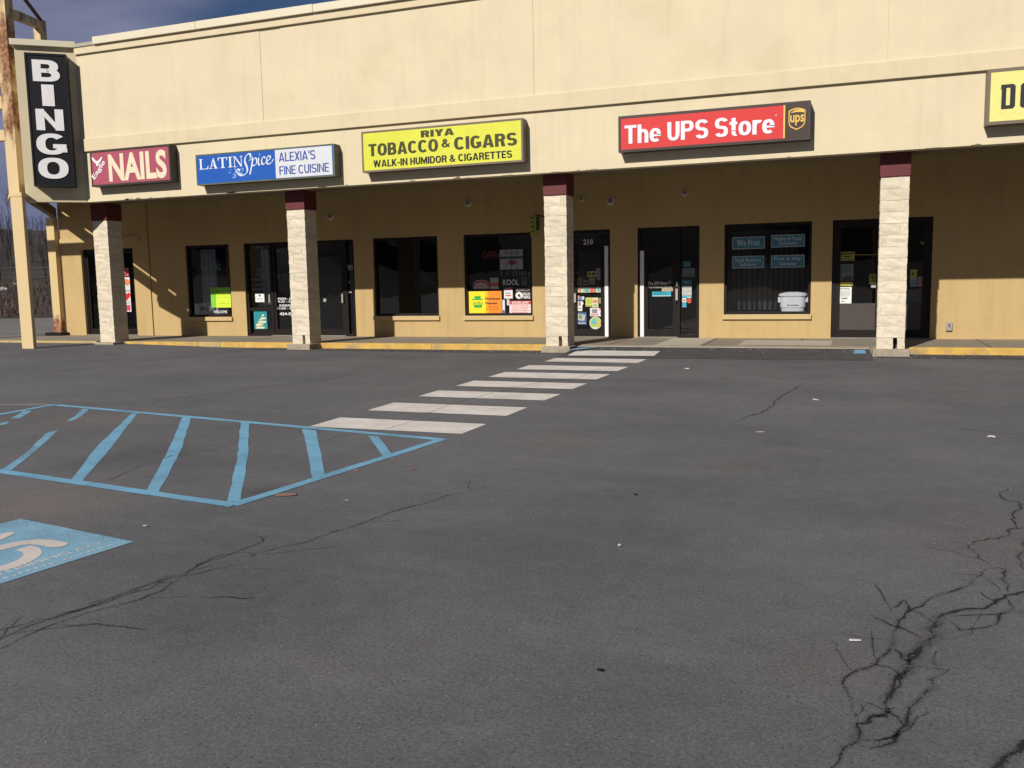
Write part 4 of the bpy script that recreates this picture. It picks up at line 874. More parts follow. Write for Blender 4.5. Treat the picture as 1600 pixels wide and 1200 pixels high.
# BINGO sign on the wing
BS = thing('vertical_sign', 'tall black vertical sign with white letters spelling BINGO', 'sign', (A[0], A[1], 4.0))
aV = Vector(A); cV = Vector((XC, YF)); dV = (cV-aV).normalized(); nV = Vector((dV.y, -dV.x)); wl_ = (cV-aV).length
def wp(s, o, z): p = aV+dV*s+nV*o; return (p.x, p.y, z)
def wbox(s0, s1, o0, o1, z0, z1):
    p = [aV+dV*s0+nV*o1, aV+dV*s1+nV*o1, aV+dV*s1+nV*o0, aV+dV*s0+nV*o0]; return MB().prism([tuple(v) for v in p], z0, z1)
s0, s1, zb, zt_ = 0.19*wl_, 0.855*wl_, 4.06, 7.25
obj('cabinet', wbox(s0, s1, 0.0, 0.28, zb, zt_), BLACKM, BS, bevel=0.012)
obj('frame', merge(wbox(s0-.0, s0+.04, .281, .295, zb, zt_), wbox(s1-.04, s1, .281, .295, zb, zt_), wbox(s0+.04, s1-.04, .281, .295, zt_-.05, zt_), wbox(s0+.04, s1-.04, .281, .295, zb, zb+.05)), BLACK, BS)
hgt = (zt_-zb-.30)/5
for k, c in enumerate('BINGO'):
    z1 = zt_-.16-k*hgt*1.008; wf = .17 if c == 'I' else (.42 if c in 'GO' else .38)
    mid = (s0+s1)/2; ww = (s1-s0)*wf*1.75/2
    t = block_text(c, mid-ww, mid+ww, z1-hgt*.88, z1, 0, t=1 if c == 'I' else .205, h=.195, depth=.012)
    t.v = [wp(x, .283-y, z) for x, y, z in t.v]
    obj('lettering', t, WHITE, BS)
# blade sign hanging beside the tobacco window
bx, bz = at(837, 352, 20.3)
HB = thing('blade_sign', 'small yellow green sign sticking out of the wall above the tobacco window', 'sign', (bx, YB, bz))
LIME = colour((0.34, 0.36, 0.05))
obj('panel', MB().box(bx-.12, bx+.02, 20.26, 20.30, bz-.26, bz+.22), LIME, HB); obj('panel', MB().box(bx+.02, bx+.10, 20.265, 20.295, bz-.12, bz+.20), colour((0.05, .06, .02)), HB)
obj('bracket', MB().bar((bx, 20.28, bz+.24), (bx, YB-.001, bz+.24), .012), BLACKM, HB)
obj('marks', merge(*[MB().box(bx-.10, bx-.02, 20.255, 20.2595, bz+.15-k*.1, bz+.19-k*.1-.01*(k % 2)) for k in range(4)]), colour((.05, .09, .03)), HB)

# ------------------------------------------------------------------ posters, stickers and window lettering
YP = YG-0.008
def poster(name, label, cat, r, col, details=(), group=None, poly=None):
    """thin printed sheet on the glass; r = px box in the photograph; details in 0..1 of the sheet"""
    x0, z1 = at(r[0], r[1], YP); x1, z0 = at(r[2], r[3], YP)
    x1 = at(r[2], (r[1]+r[3])/2, YP)[0]; x0 = at(r[0], (r[1]+r[3])/2, YP)[0]; z1 = at((r[0]+r[2])/2, r[1], YP)[1]; z0 = at((r[0]+r[2])/2, r[3], YP)[1]
    f = lambda a, b: (x0+a*(x1-x0), z0+b*(z1-z0))
    sheet = MB().slab([f(*p) for p in poly], YP-.003, YP) if poly else MB().box(x0, x1, YP-.003, YP, z0, z1)
    if not details:
        o = obj(name, sheet, colour(col), None, ((x0+x1)/2, YP, z0)); return tag(o, label, cat, group)
    t = thing(name, label, cat, ((x0+x1)/2, YP, z0), group)
    obj('sheet', sheet, colour(col), t)
    for k, d in enumerate(details):
        y = YP-.0032-.0008*k
        if d[0] == 'r': obj('print', MB().box(*[v for v in (f(d[1], 0)[0], f(d[3], 0)[0])], y-.0006, y, f(0, d[2])[1], f(0, d[4])[1]), colour(d[5]), t)
        elif d[0] == 'p': obj('print', MB().slab([f(*p) for p in d[1]], y-.0006, y), colour(d[2]), t)
        elif d[0] == 't': a = f(d[2], d[3]); b = f(d[4], d[5]); obj('lettering', text_mesh(d[1], a[0], b[0], a[1], b[1], y, .0007, d[7] if len(d) > 7 else 0.0, res=2), colour(d[6]), t)
        elif d[0] == 'l':           # rows of unreadable small print
            mb = MB(); rn = random.Random(int(r[0]*7+r[1]))
            x_0, z_0, x_1, z_1, n = d[1:6]
            for i in range(n):
                zz = z_1-(i+.5)*(z_1-z_0)/n; hh = (z_1-z_0)/n*.26; a = x_0+rn.uniform(0, .06)
                while a < x_1-.05:
                    b = min(x_1, a+rn.uniform(.05, .16)); p = f(a, zz-hh); q_ = f(b, zz+hh); mb.box(p[0], q_[0], y-.0006, y, p[1], q_[1]); a = b+.03
            obj('print', mb, colour(d[6]), t)
    return t
def glass_text(parent, txt, r, col, bold=0.0, YP=YP):
    x0 = at(r[0], r[3], YP)[0]; x1 = at(r[2], r[3], YP)[0]; z1 = at((r[0]+r[2])/2, r[1], YP)[1]; z0 = at((r[0]+r[2])/2, r[3], YP)[1]
    return obj('lettering', text_mesh(txt, x0, x1, z0, z1, YP, .002, bold, res=2), colour(col), parent)
Wt = (.72, .72, .70); Rd = (.62, .03, .03); Gn = (.02, .35, .06); Bl = (.03, .12, .4); Ye = (.75, .62, .05); Bk = (.02, .02, .02); Gy = (.32, .32, .31)
circ = [(.5+.5*math.cos(k*math.pi/9), .5+.5*math.sin(k*math.pi/9)) for k in range(18)]
# left door
poster('sticker', 'red sticker with a dark ring, topmost on the far left door', 'sticker', (188, 419, 201, 431), (.62, .14, .17), [('p', [(.5+.36*a, .5+.38*b) for a, b in [(p[0]*2-1, p[1]*2-1) for p in circ]], (.16, .01, .02)), ('p', [(.5+.2*a, .5+.22*b) for a, b in [(p[0]*2-1, p[1]*2-1) for p in circ]], (.62, .14, .17))])
poster('sticker', 'white sheet with an orange cap shape under the ring sticker', 'sticker', (190, 433, 203, 454), (.6, .6, .6), [('p', [(-.05, .45), (1.0, .45), (1.02, .72), (.7, .85), (.3, .85), (0, .72)], (.75, .22, .06)), ('p', [(.15+.12*a, .4+.1*b) for a, b in circ], (.05, .15, .25)), ('p', [(.6+.2*a, .38+.12*b) for a, b in circ], (.05, .15, .25))])
poster('sticker', 'tall white strip with a red heart and a pink square on the far left door', 'sticker', (193, 455, 204.5, 487), (.66, .64, .62), [('p', [(.5, .55), (.98, .74), (1.0, .86), (.75, .95), (.5, .86), (.25, .95), (.02, .86), (.08, .74)], (.62, .02, .03)), ('r', .12, .05, .9, .33, (.55, .06, .14)), ('l', .15, .38, .85, .55, 3, Gy)])
poster('sticker', 'small white slip low on the far left door', 'sticker', (194.5, 491, 199, 503.5), (.6, .66, .66), [('l', .1, .1, .9, .9, 4, (.2, .4, .45))])
# nail shop window
glass_text(WIN1, 'WAXING', (313.5, 413.5, 345, 423), (.16, .26, .22), .0)
glass_text(WIN1, 'WALK-INS', (312, 478.5, 335, 486), (.16, .17, .18), .01); glass_text(WIN1, 'WELCOME', (334, 485, 355, 489.5), (.62, .62, .62), .03)
poster('poster', 'fluorescent green and yellow hand lettered poster in the nail shop window', 'poster', (329.5, 449, 361, 480.5), (.20, .55, .05), [('p', [(.25, 0), (1, 0), (1, .74), (.32, .72), (.27, .6)], (.62, .85, .06)), ('t', 'Hair', .1, .75, .5, .95, (.25, .3, .02)), ('t', 'by Cathy', .3, .42, .95, .58, (.45, .42, .03)), ('t', 'walk in', .36, .15, .92, .30, (.50, .40, .03))])
# salon doors
poster('notice', 'white notice with a dark crest beside the full service lettering', 'notice', (399, 459, 413, 472), (.74, .76, .76), [('p', [(.42, .66), (.58, .66), (.6, .88), (.4, .88)], Bk), ('l', .15, .2, .85, .5, 2, Gy)])
poster('poster', 'teal poster with a cream leafy pattern low in the salon side light', 'poster', (397, 483, 417.5, 514), (.02, .24, .27), [('p', [(.1, .02), (.75, .02), (.8, .1), (.45, .14), (.2, .12)], (.62, .6, .4)), ('p', [(.12, .14), (.6, .18), (.75, .26), (.4, .3), (.15, .26)], (.62, .6, .4)), ('p', [(.3, .32), (.85, .3), (.95, .4), (.6, .42), (.35, .42)], (.62, .6, .4)), ('p', [(.35, .45), (.9, .5), (.92, .58), (.6, .6), (.5, .54)], (.62, .6, .4)), ('p', [(.6, .62), (.8, .66), (.75, .75), (.65, .74)], (.62, .6, .4))])
glass_text(D1, 'FULL SERVICE', (424, 428, 468, 433), (.17, .17, .17)); glass_text(D1, 'MON - SAT', (434.5, 465, 462, 468.5), Wt, .03); glass_text(D1, '9:30 - 5:00', (434.5, 469.3, 462, 473), Wt, .02)
glass_text(D1, 'SUNDAY', (436.5, 475.5, 456, 479), Wt, .03); glass_text(D1, '11:00 - 5:00', (434, 480, 463, 483.5), Wt, .02); glass_text(D1, '424-5415', (437, 488, 466, 492.5), Wt, .03)
glass_text(D1, '201', (432, 390, 438, 394), (.3, .3, .3))
for k, (a, b, y) in enumerate(((400, 413, 386), (401, 411, 421), (399, 414, 429), (393, 416, 437), (400, 414, 445), (394, 416, 452))):
    mb = MB(); x_ = a
    while x_ < b:
        x2 = min(b, x_+random.uniform(1.2, 3)); p0 = at(x_, y+1.5, YP); p1 = at(x2, y-1.5, YP); mb.box(p0[0], p1[0], YP-.002, YP, p0[1], p1[1]); x_ = x2+.5
    obj('lettering', mb, colour((.12, .12, .12)), D1)
poster('sticker', 'pair of grey stickers high on the right salon side light', 'sticker', (541.5, 414, 551, 422.5), (.26, .25, .24), [('r', 0, .4, .5, 1, (.36, .35, .34)), ('l', .1, .05, .9, .35, 2, Bk)])
poster('sticker', 'round pale sticker on the right salon side light', 'sticker', (542, 438.5, 547.5, 443.5), (.22, .22, .22), (), None, circ)
poster('sticker', 'small white decal under the round sticker', 'sticker', (545, 454.5, 550, 457.5), (.7, .7, .7))
poster('sticker', 'oval grey sticker on the lower glass of the right salon door', 'sticker', (505, 466, 510, 472), (.3, .3, .29), (), None, circ)
# tobacco window
poster('poster', 'yellow to orange lottery poster with green keystone in the tobacco window', 'poster', (732.5, 455, 784, 492), (.80, .24, .02), [('r', 0, 0, .52, 1, (.80, .66, .02)), ('p', [(.52, 0), (.60, 0), (.60, 1), (.52, 1)], (.80, .42, .02)), ('r', .18, .68, .37, .80, Gn), ('r', .10, .63, .43, .675, Gn), ('r', .16, .33, .41, .44, Gn), ('p', [(.13, .5), (.2, .3), (.37, .3), (.42, .5), (.4, .5), (.35, .32), (.22, .32), (.15, .5)], Gn), ('t', 'LOTTERY', .13, .47, .41, .55, Gn, .02), ('t', 'Numbers', .50, .64, .96, .74, (.10, .03, .02), .03), ('t', 'Games', .50, .45, .86, .55, (.10, .03, .02), .03), ('l', .5, .2, .95, .4, 2, (.6, .2, .02))])
poster('poster', 'red and white STATE LAW notice at the bottom of the tobacco window', 'poster', (796, 470, 829.5, 491.5), (.72, .60, .60), [('r', 0, .74, 1, 1, (.55, .10, .10)), ('t', 'STATE LAW', .14, .79, .9, .95, Wt, .03), ('l', .06, .1, .94, .7, 5, (.60, .25, .25))])
poster('poster', 'white price sheet with dark grid and red blotch behind the window bars', 'poster', (781, 390, 817, 421), (.30, .31, .35), [('t', 'TOBACCO', .15, .78, .9, .90, (.05, .05, .15)), ('r', 0, .54, 1, .66, (.03, .06, .05)), ('p', [(.35+.35*a, .22+.26*b) for a, b in circ], (.22, .04, .05)), ('r', .26, 0, .28, 1, Bk), ('r', .49, 0, .51, 1, Bk), ('r', .73, 0, .75, 1, Bk)])
poster('sticker', 'arched red and white tobacco sticker left of the small carton card', 'sticker', (739.5, 437, 764.5, 451), (.42, .36, .34), [('p', [(.02, .1), (.02, .62), (.3, .9), (.7, .9), (.98, .62), (.98, .1), (.86, .3), (.86, .5), (.6, .68), (.4, .68), (.14, .5), (.14, .3)], (.38, .05, .07)), ('r', .2, .16, .8, .38, (.25, .32, .3))], None, [(0, 0), (1, 0), (1, .65), (.75, .95), (.25, .95), (0, .65)])
poster('sticker', 'pale green card with a red band beside the arched tobacco sticker', 'sticker', (766, 434, 779, 451.5), (.30, .36, .28), [('r', 0, .25, 1, .55, (.4, .06, .07)), ('r', .1, .05, .9, .2, (.42, .4, .36))])
glass_text(WIN3, 'KOOL', (786, 436.5, 811, 445.5), (.55, .66, .60), .02)
def neon(txt, r, col, label):
    x0 = at(r[0], r[3], YG+.08)[0]; x1 = at(r[2], r[3], YG+.08)[0]; z1 = at(r[0], r[1], YG+.08)[1]; z0 = at(r[2], r[3], YG+.08)[1]
    o = obj('neon_sign', text_mesh(txt, x0, x1, z0, z1, YG+.08, .012, -.012), colour(col), None, ((x0+x1)/2, YG+.08, z0)); return tag(o, label, 'sign')
neon('OPEN', (754, 393.5, 781, 403.5), (.85, .16, .14), 'dim red OPEN sign of thin tubes inside the tobacco window')
poster('sticker', 'white card with blue and red print right of the lottery poster', 'sticker', (787.5, 449, 801, 466.5), (.70, .68, .68), [('r', 0, .75, 1, 1, (.08, .10, .25)), ('p', [(.3, .72), (.8, .74), (.75, .9), (.4, .9)], (.55, .08, .06)), ('r', .15, .45, .8, .53, (.10, .15, .4)), ('r', .2, .22, .8, .32, (.55, .06, .06))])
poster('sticker', 'white SENECA decal with round emblem in the tobacco window', 'sticker', (805.5, 456, 817, 467), (.70, .68, .68), [('p', [(.3+.35*a, .3+.4*b) for a, b in circ], (.08, .03, .04)), ('r', .55, .1, .7, .35, (.4, .05, .06))], None, circ)
glass_text(WIN3, 'SENECA', (806, 450.5, 828, 455), (.50, .42, .42), .01); glass_text(WIN3, 'SOLD', (817, 457, 828.5, 461.5), Wt, .03); glass_text(WIN3, 'HERE', (817, 462.3, 828.5, 466.5), Wt, .03)
poster('sticker', 'narrow white slip between the lottery poster and the STATE LAW notice', 'sticker', (785, 468.5, 789, 490), (.62, .62, .64), [('r', .1, .05, .9, .25, (.08, .10, .25))]); poster('sticker', 'thin white tag hanging under the blue and red card', 'sticker', (792, 467.5, 796, 477), (.55, .54, .55))
poster('sticker', 'dim dark green card at the right side of the tobacco window', 'sticker', (815, 432, 824, 446), (.06, .08, .06), [('r', .15, .15, .8, .4, (.12, .12, .1))])
mb = MB(); x_ = 783
while x_ < 828: p0 = at(x_, 430.5, YP); p1 = at(x_+2, 424, YP); mb.box(p0[0], p1[0], YP-.002, YP, p0[1], p1[1]); x_ += random.choice((4, 4.5, 6, 9))
obj('lettering', mb, colour((.13, .12, .12)), WIN3)
# door 210
glass_text(D2, '210', (911.5, 373.5, 927, 382.5), (.60, .60, .58), .03, YB+.048)
for lab, r, col, det in (
  ('small white square sticker near the hinge side of door 210', (898, 424, 902.5, 429), (.30, .30, .30), ()),
  ('yellow warning sticker in the upper half of door 210', (918, 424, 931, 432.5), (.45, .42, .06), [('r', .15, .3, .4, .75, Bk), ('r', .55, .3, .9, .75, Bk)]),
  ('tall white sheet with a rounded bottom at upper right of door 210', (932, 419, 945, 438), (.28, .28, .30), [('l', .1, .4, .9, .9, 4, (.12, .1, .1)), ('r', .15, .15, .85, .3, (.3, .08, .08))]),
  ('grey brown bottle shaped sticker on the dark glass of door 210', (902, 434, 909.5, 447), (.20, .17, .13), [('r', .3, .2, .7, .8, (.1, .07, .06))]),
  ('dull green round sticker in the middle of door 210', (911, 437, 919, 446), (.16, .17, .07), [('r', .2, .3, .8, .5, Bk)]),
  ('grey shield sticker above the multicoloured strip of door 210', (920, 434, 930, 445), (.22, .22, .22), [('r', .2, .25, .8, .5, (.3, .06, .06))]),
  ('orange and blue sticker left below the coloured strip on door 210', (900, 462, 905.5, 470), (.65, .26, .12), [('r', 0, 0, 1, .4, (.10, .2, .5))]),
  ('blue and white card sticker under the coloured strip on door 210', (906, 463, 913, 469), (.12, .22, .45), [('r', .5, .2, .95, .95, (.6, .62, .65))]),
  ('white T-shirt shaped sticker on door 210', (899.5, 470.5, 912, 486), (.70, .69, .62), [('p', [(.38, .55), (.6, .5), (.62, .9), (.4, .9)], (.30, .06, .06)), ('r', .35, .2, .7, .32, (.2, .25, .2))]),
  ('yellow green square sticker with a round mark on door 210', (915, 465, 924.5, 479), (.55, .58, .16), [('p', [(.15+.7*a, .3+.6*b) for a, b in circ], (.38, .45, .06)), ('r', .1, .05, .9, .15, (.2, .3, .05))]),
  ('cream sticker with red print beside the yellow green square on door 210', (925, 465, 935, 480), (.60, .60, .32), [('r', .1, .45, .9, .75, (.60, .22, .16)), ('r', .2, .15, .8, .28, (.1, .3, .2))]),
  ('small beige label at right edge of the stickers on door 210', (936.5, 465.5, 945, 474), (.44, .38, .24), [('l', .1, .15, .9, .85, 3, (.12, .1, .07))]),
  ('large white sticker with red lettering above the round sticker on door 210', (922, 481, 936.5, 494), (.66, .64, .65), [('r', .2, .35, .8, .85, (.22, .22, .24)), ('r', .1, .12, .9, .25, (.6, .15, .14))]),
  ('tilted white and red tag beside the large white sticker on door 210', (936.5, 481, 944, 494.5), (.66, .62, .62), [('r', 0, .75, 1, 1, (.62, .06, .06)), ('r', .25, .2, .75, .55, (.12, .12, .14))]),
  ('blue picture sticker in the lower left of door 210', (899, 488, 916.5, 507), (.06, .11, .22), [('p', [(.2, .35), (.8, .3), (.92, .8), (.25, .9)], (.40, .42, .42)), ('p', [(.3, .5), (.6, .45), (.6, .8), (.32, .82)], (.2, .22, .1)), ('r', .08, .06, .92, .16, (.35, .4, .5))]),
  ('large round green and yellow sticker at the bottom of door 210', (921, 494.5, 940, 514.5), (.60, .62, .45), [('p', [(.06+.88*a, .06+.88*b) for a, b in circ], (.36, .48, .12)), ('p', [(.1, .5), (.35, .35), (.6, .4), (.6, .75), (.35, .9)], (.12, .45, .42)), ('p', [(.55, .3), (.8, .28), (.9, .55), (.7, .7)], (.7, .38, .08)), ('p', [(.22, .15), (.78, .15), (.7, .05), (.3, .05)], (.68, .68, .64))])):
    pl = circ if 'round green' in lab else ([(.0, .72), (.12, .98), (.36, 1), (.5, .9), (.64, 1), (.88, .98), (1, .72), (.84, .62), (.82, 0), (.2, 0), (.18, .62)] if 'T-shirt' in lab else ([(0, .2), (.2, .05), (.5, 0), (.8, .05), (1, .2), (1, 1), (0, 1)] if ('rounded' in lab or 'shield' in lab) else None))
    poster('sticker', lab, 'sticker', r, col, det, 'stickers on door 210', pl)
poster('sticker', 'multicoloured strip of small labels across door 210', 'sticker', (900, 449, 942, 457), (.58, .56, .48), [('r', .0, 0, .1, 1, (.6, .16, .05)), ('r', .14, 0, .17, 1, Bk), ('r', .25, 0, .30, 1, (.65, .4, .05)), ('r', .32, .1, .5, .8, (.10, .35, .36)), ('r', .53, 0, .68, 1, (.65, .12, .06)), ('r', .70, .0, .73, 1, Bk), ('r', .8, .2, .88, .8, (.1, .4, .36)), ('r', .93, 0, 1, 1, (.62, .1, .08))], 'stickers on door 210')
# parcel shop door
glass_text(D3, 'The UPS Store', (1012, 440, 1043, 445), (.72, .72, .72), .03); glass_text(D3, 'Print & Business Services', (1012, 446.5, 1050, 450), (.72, .72, .72), .03)
poster('sticker', 'bright blue hours sticker on the parcel shop door', 'sticker', (1019, 455.5, 1048.5, 463), (.03, .34, .46), [('r', 0, 0, 1, .18, (.4, .55, .6)), ('l', .08, .3, .8, .9, 2, (.02, .15, .22))])
poster('sticker', 'beige strip sticker above the bright blue one on the parcel shop door', 'sticker', (1034, 449.5, 1052, 455), (.48, .38, .24), [('l', .05, .2, .95, .8, 2, (.2, .15, .1))])
poster('sticker', 'two small dark grey badges beside the parcel shop lettering', 'sticker', (1044, 438.5, 1048.5, 444), (.14, .14, .14), [('r', .1, .5, .9, .8, (.3, .3, .3))]); poster('sticker', 'small pale grey pictogram at the top left of the parcel shop door', 'sticker', (1006.5, 392.5, 1010.5, 400.5), (.22, .22, .21), [('r', .3, .2, .8, .8, Bk)])
for lab, r, col, det, pl in (
  ('dark teal round sticker at the top of the parcel shop side light', (1067.5, 408, 1079.5, 417.5), (.03, .13, .19), [('l', .15, .2, .85, .8, 3, (.08, .25, .32))], None),
  ('grey sheet under the teal round sticker in the parcel shop side light', (1066.5, 419, 1085.5, 432.5), (.13, .15, .17), [('l', .2, .1, .9, .35, 2, Bk)], None),
  ('dark blue Hours heading card in the parcel shop side light', (1065.5, 437, 1081, 446), (.02, .13, .20), [('t', 'Hours', .25, .4, .75, .8, (.3, .42, .48), .02)], None),
  ('white opening times list in the parcel shop side light', (1066, 447.5, 1080.5, 461.5), (.60, .60, .57), [('l', .05, .05, .95, .95, 6, (.18, .18, .18))], None),
  ('light blue strip under the opening times list', (1066, 462, 1080.5, 465.5), (.05, .38, .52), [('r', .5, 0, 1, .5, (.4, .5, .55))], None),
  ('white card with red parcel logo left of the red disc', (1066, 466, 1072.5, 472.5), (.68, .64, .62), [('r', .2, .3, .8, .65, (.6, .05, .05))], None),
  ('orange red disc sticker in the parcel shop side light', (1073.5, 465.5, 1080.5, 474), (.50, .09, .04), [('r', .3, .45, .8, .6, (.35, .05, .03))], circ),
  ('blue square sticker lowest in the parcel shop side light', (1066, 473, 1072.5, 480), (.03, .32, .50), [('r', .05, .05, .95, .15, (.3, .5, .6))], None)):
    poster('sticker', lab, 'sticker', r, col, det, 'stickers in the parcel shop side light', pl)
# parcel shop window
TEAL = (.05, .19, .27); TE2 = (.50, .58, .62)
for lines, r, lab in ((('We Print',), (1144, 370, 1195, 389), 'blue panel reading We Print in the parcel shop window'), (('Mailbox & Postal', 'Solutions'), (1205, 366.5, 1257.5, 386), 'blue panel reading Mailbox and Postal Solutions, upper right in the window'),
                      (('Small Business', 'Solutions'), (1144, 400, 1194, 419), 'blue panel reading Small Business Solutions, lower left in the window'), (('Pack & Ship', 'Guarantee'), (1205, 398.5, 1257, 418), 'blue panel reading Pack and Ship Guarantee, lower right in the window')):
    det = [('r', .025, .07, .975, .93, TEAL)]
    if len(lines) == 1: det.append(('t', lines[0], .15, .25, .85, .78, TE2, .01))
    else: det += [('t', lines[0], .09, .53, .90, .84, TE2, .01), ('t', lines[1], .24, .18, .76, .47, TE2, .01)]
    poster('panel_sign', lab, 'sign', r, (.36, .42, .45), det, 'blue panels in the parcel shop window')
# discount store doors
for lab, r, col, det, pl in (
  ('yellow notice with black heading, topmost on the left discount store door', (1312, 393.5, 1335.5, 407.5), (.34, .32, .06), [('r', .05, .72, .95, .86, Bk), ('r', .25, .42, .7, .54, Bk), ('l', .08, .1, .9, .32, 2, (.1, .1, .03))], None),
  ('grey blue sheet with a photo at its foot under the yellow notice', (1309.5, 413, 1333.5, 439), (.17, .20, .21), [('l', .1, .5, .9, .9, 5, (.06, .07, .07)), ('p', [(.05, 0), (.95, 0), (.95, .25), (.6, .34), (.4, .2), (.1, .3)], (.08, .07, .06)), ('p', [(.1, .05), (.3, .02), (.28, .2), (.12, .2)], (.22, .17, .12))], None),
  ('thin bright yellow strip above the white NOTICE sheet', (1308.5, 441, 1332.5, 446.5), (.60, .58, .10), [('p', [(.85, .2), (.98, .2), (.98, .8), (.85, .8)], (.2, .22, .3))], None),
  ('white NOTICE sheet low on the left discount store door', (1307.5, 448.5, 1330.5, 474.5), (.74, .75, .74), [('t', 'NOTICE', .2, .85, .82, .94, Bk, .04), ('l', .1, .42, .9, .8, 7, Gy), ('p', [(.35, .28), (.7, .28), (.75, .36), (.3, .36)], (.15, .15, .15)), ('r', .3, .12, .52, .17, (.2, .2, .2))], None),
  ('dull yellow square with a tree shape beside the block column', (1358, 428.5, 1370.5, 440), (.30, .32, .05), [('p', [(.1, .5), (.9, .5), (.7, .85), (.3, .85)], (.10, .12, .02)), ('r', .4, .1, .6, .5, (.12, .12, .02))], None),
  ('thin bright yellow strip just under the dull yellow square', (1358, 441, 1370.5, 443.5), (.55, .55, .1), (), None),
  ('pale lilac slip lowest beside the block column', (1361, 445.5, 1369, 449.5), (.36, .36, .46), (), None),
  ('yellow triangle sticker at the top of the right discount store door', (1437.5, 378, 1450.5, 390.5), (.40, .38, .07), [('p', [(.45, .7), (.7, .7), (.7, .9), (.5, .9)], (.1, .1, .02))], [(0, 1), (.95, 0), (1, 1)]),
  ('tall yellow and grey sticker at middle of the right discount store door', (1422, 421, 1432.5, 443), (.36, .36, .05), [('r', 0, 0, 1, .38, (.26, .30, .34)), ('r', .3, .55, .6, .8, (.12, .13, .02)), ('r', .2, .15, .8, .2, Bk)], None),
  ('red and white square poster on the right discount store door', (1434, 432.5, 1447, 447.5), (.34, .30, .28), [('r', .15, .12, .85, .88, (.32, .08, .06)), ('l', .2, .15, .8, .85, 4, (.4, .32, .28))], None),
  ('light blue slip under the tall yellow and grey sticker', (1422.5, 444, 1433, 448), (.16, .26, .36), (), None)):
    poster('sticker', lab, 'sticker', r, col, det, 'notices on the discount store doors', pl)
p = [at(*q, YP) for q in ((1336, 397.5), (1372, 397.5), (1372, 398.7), (1336, 398.7))]
tag(obj('tape', MB().slab(p[::-1], YP-.003, YP), colour((.25, .22, .06)), None, (p[0][0], YP, p[0][1])), 'thin yellow tape line across the left discount store door', 'tape')

# ------------------------------------------------------------------ things inside the windows
cx_, cz_ = at(304, 440, YG+.25)
cur = MB()
for k in range(6):
    x_ = -17.72+k*.085; cur.box(x_, x_+.085, YG+.2+(.02 if k % 2 else 0), YG+.23+(.02 if k % 2 else 0), .75, 2.6)
tag(obj('curtain', cur, colour((.42, .45, .48)), None, (-17.5, YG+.25, .75)), 'pale grey curtain hanging inside the left nail shop window', 'curtain')
c2 = MB()
for k in range(3): c2.box(-15.62+k*.085, -15.535+k*.085, YG+.2+(.02 if k % 2 else 0), YG+.23+(.02 if k % 2 else 0), 1.0, 2.55)
tag(obj('curtain', c2, colour((.32, .33, .36)), None, (-15.5, YG+.25, 1.0)), 'narrow grey curtain strip inside the salon side light', 'curtain')
# vertical blinds behind the parcel shop window
VB = thing('vertical_blind', 'dark vertical slat blind hanging in the parcel shop window', 'blind', (-1.85, YG+.5, 0.7))
slm = colour((.075, .07, .066)); me0 = None
obj('head_rail', MB().box(-2.7, -.95, YG+.46, YG+.52, 2.5, 2.56), slm, VB)
for k in range(15):
    xk = -2.62+k*.117
    if me0 is None:
        o = obj('slat', MB().box(xk-.045, xk+.045, YG+.47, YG+.475, .75, 2.5), slm, VB, (xk, YG+.47, .75)); me0 = o.data
    else:
        o = bpy.data.objects.new('slat', me0); C.objects.link(o); o.parent = VB; o.location = Vector((xk, YG+.47, .75))-W[VB.name]
    o.rotation_euler.z = random.uniform(.5, .9)
# white tub on the window ledge
x0, z1 = at(1216, 454, YG+.2); x1, z0 = at(1262, 491, YG+.2)
part('display_ledge', MB().box(-2.72, -.95, YB+.201, YG+.62, .6, z0-.002), DARKROOM)
TB = thing('storage_tub', 'white lidded plastic tub on the ledge inside the parcel shop window', 'tub', ((x0+x1)/2, YG+.25, z0))
hw = (x1-x0)/2*.92; xm = (x0+x1)/2; zt2 = z1-.13
tub = MB()
def ring(hx, hy, z, n=24): return [(xm+hx*math.copysign(abs(math.cos(t))**.6, math.cos(t)), YG+.27+hy*math.copysign(abs(math.sin(t))**.6, math.sin(t)), z) for t in [2*math.pi*k/n for k in range(n)]]
def loft(rings):
    mb = MB(); n = len(rings[0])
    for r in rings: mb.v += r
    for a in range(len(rings)-1):
        for k in range(n): mb.f.append([a*n+k, a*n+(k+1) % n, (a+1)*n+(k+1) % n, (a+1)*n+k])
    mb.f.append(list(range(n))[::-1]); mb.f.append([(len(rings)-1)*n+k for k in range(n)]); return mb
obj('bucket', loft([ring(hw*.84, .15, z0), ring(hw*.86, .155, z0+.14), ring(hw*.93, .165, z0+.16), ring(hw*.95, .17, zt2)]), WHITEP, TB)
obj('lid', loft([ring(hw*1.06, .19, zt2+.002), ring(hw*1.08, .195, zt2+.045), ring(hw*.9, .16, zt2+.07), ring(hw*.5, .10, zt2+.095), ring(hw*.3, .06, zt2+.1)]), WHITEP, TB)
for s in (-1, 1): obj('handle', MB().box(xm+s*hw*1.0-.03, xm+s*hw*1.0+.03, YG+.2, YG+.32, zt2-.14, zt2-.02), WHITEP, TB, bevel=.008)
obj('printed_mark', merge(MB().slab([(xm-.12, z0+.20), (xm-.08, z0+.20), (xm-.10, z0+.235)], YG+.096, YG+.099), MB().box(xm-.06, xm+.13, YG+.096, YG+.099, z0+.205, z0+.218)), colour(Bk), TB)
# small things on the nail shop sill
bx_, bz_ = at(308, 493, YG+.15)
tag(obj('bottle', MB().lathe((bx_, YG+.15, .735), [(.07, 0), (.075, .18), (.05, .24), (.03, .26), (.03, .32)], 14), colour((.5, .52, .58)), None, (bx_, YG+.15, .735), smooth=True), 'pale bottle on the sill inside the nail shop window', 'bottle')

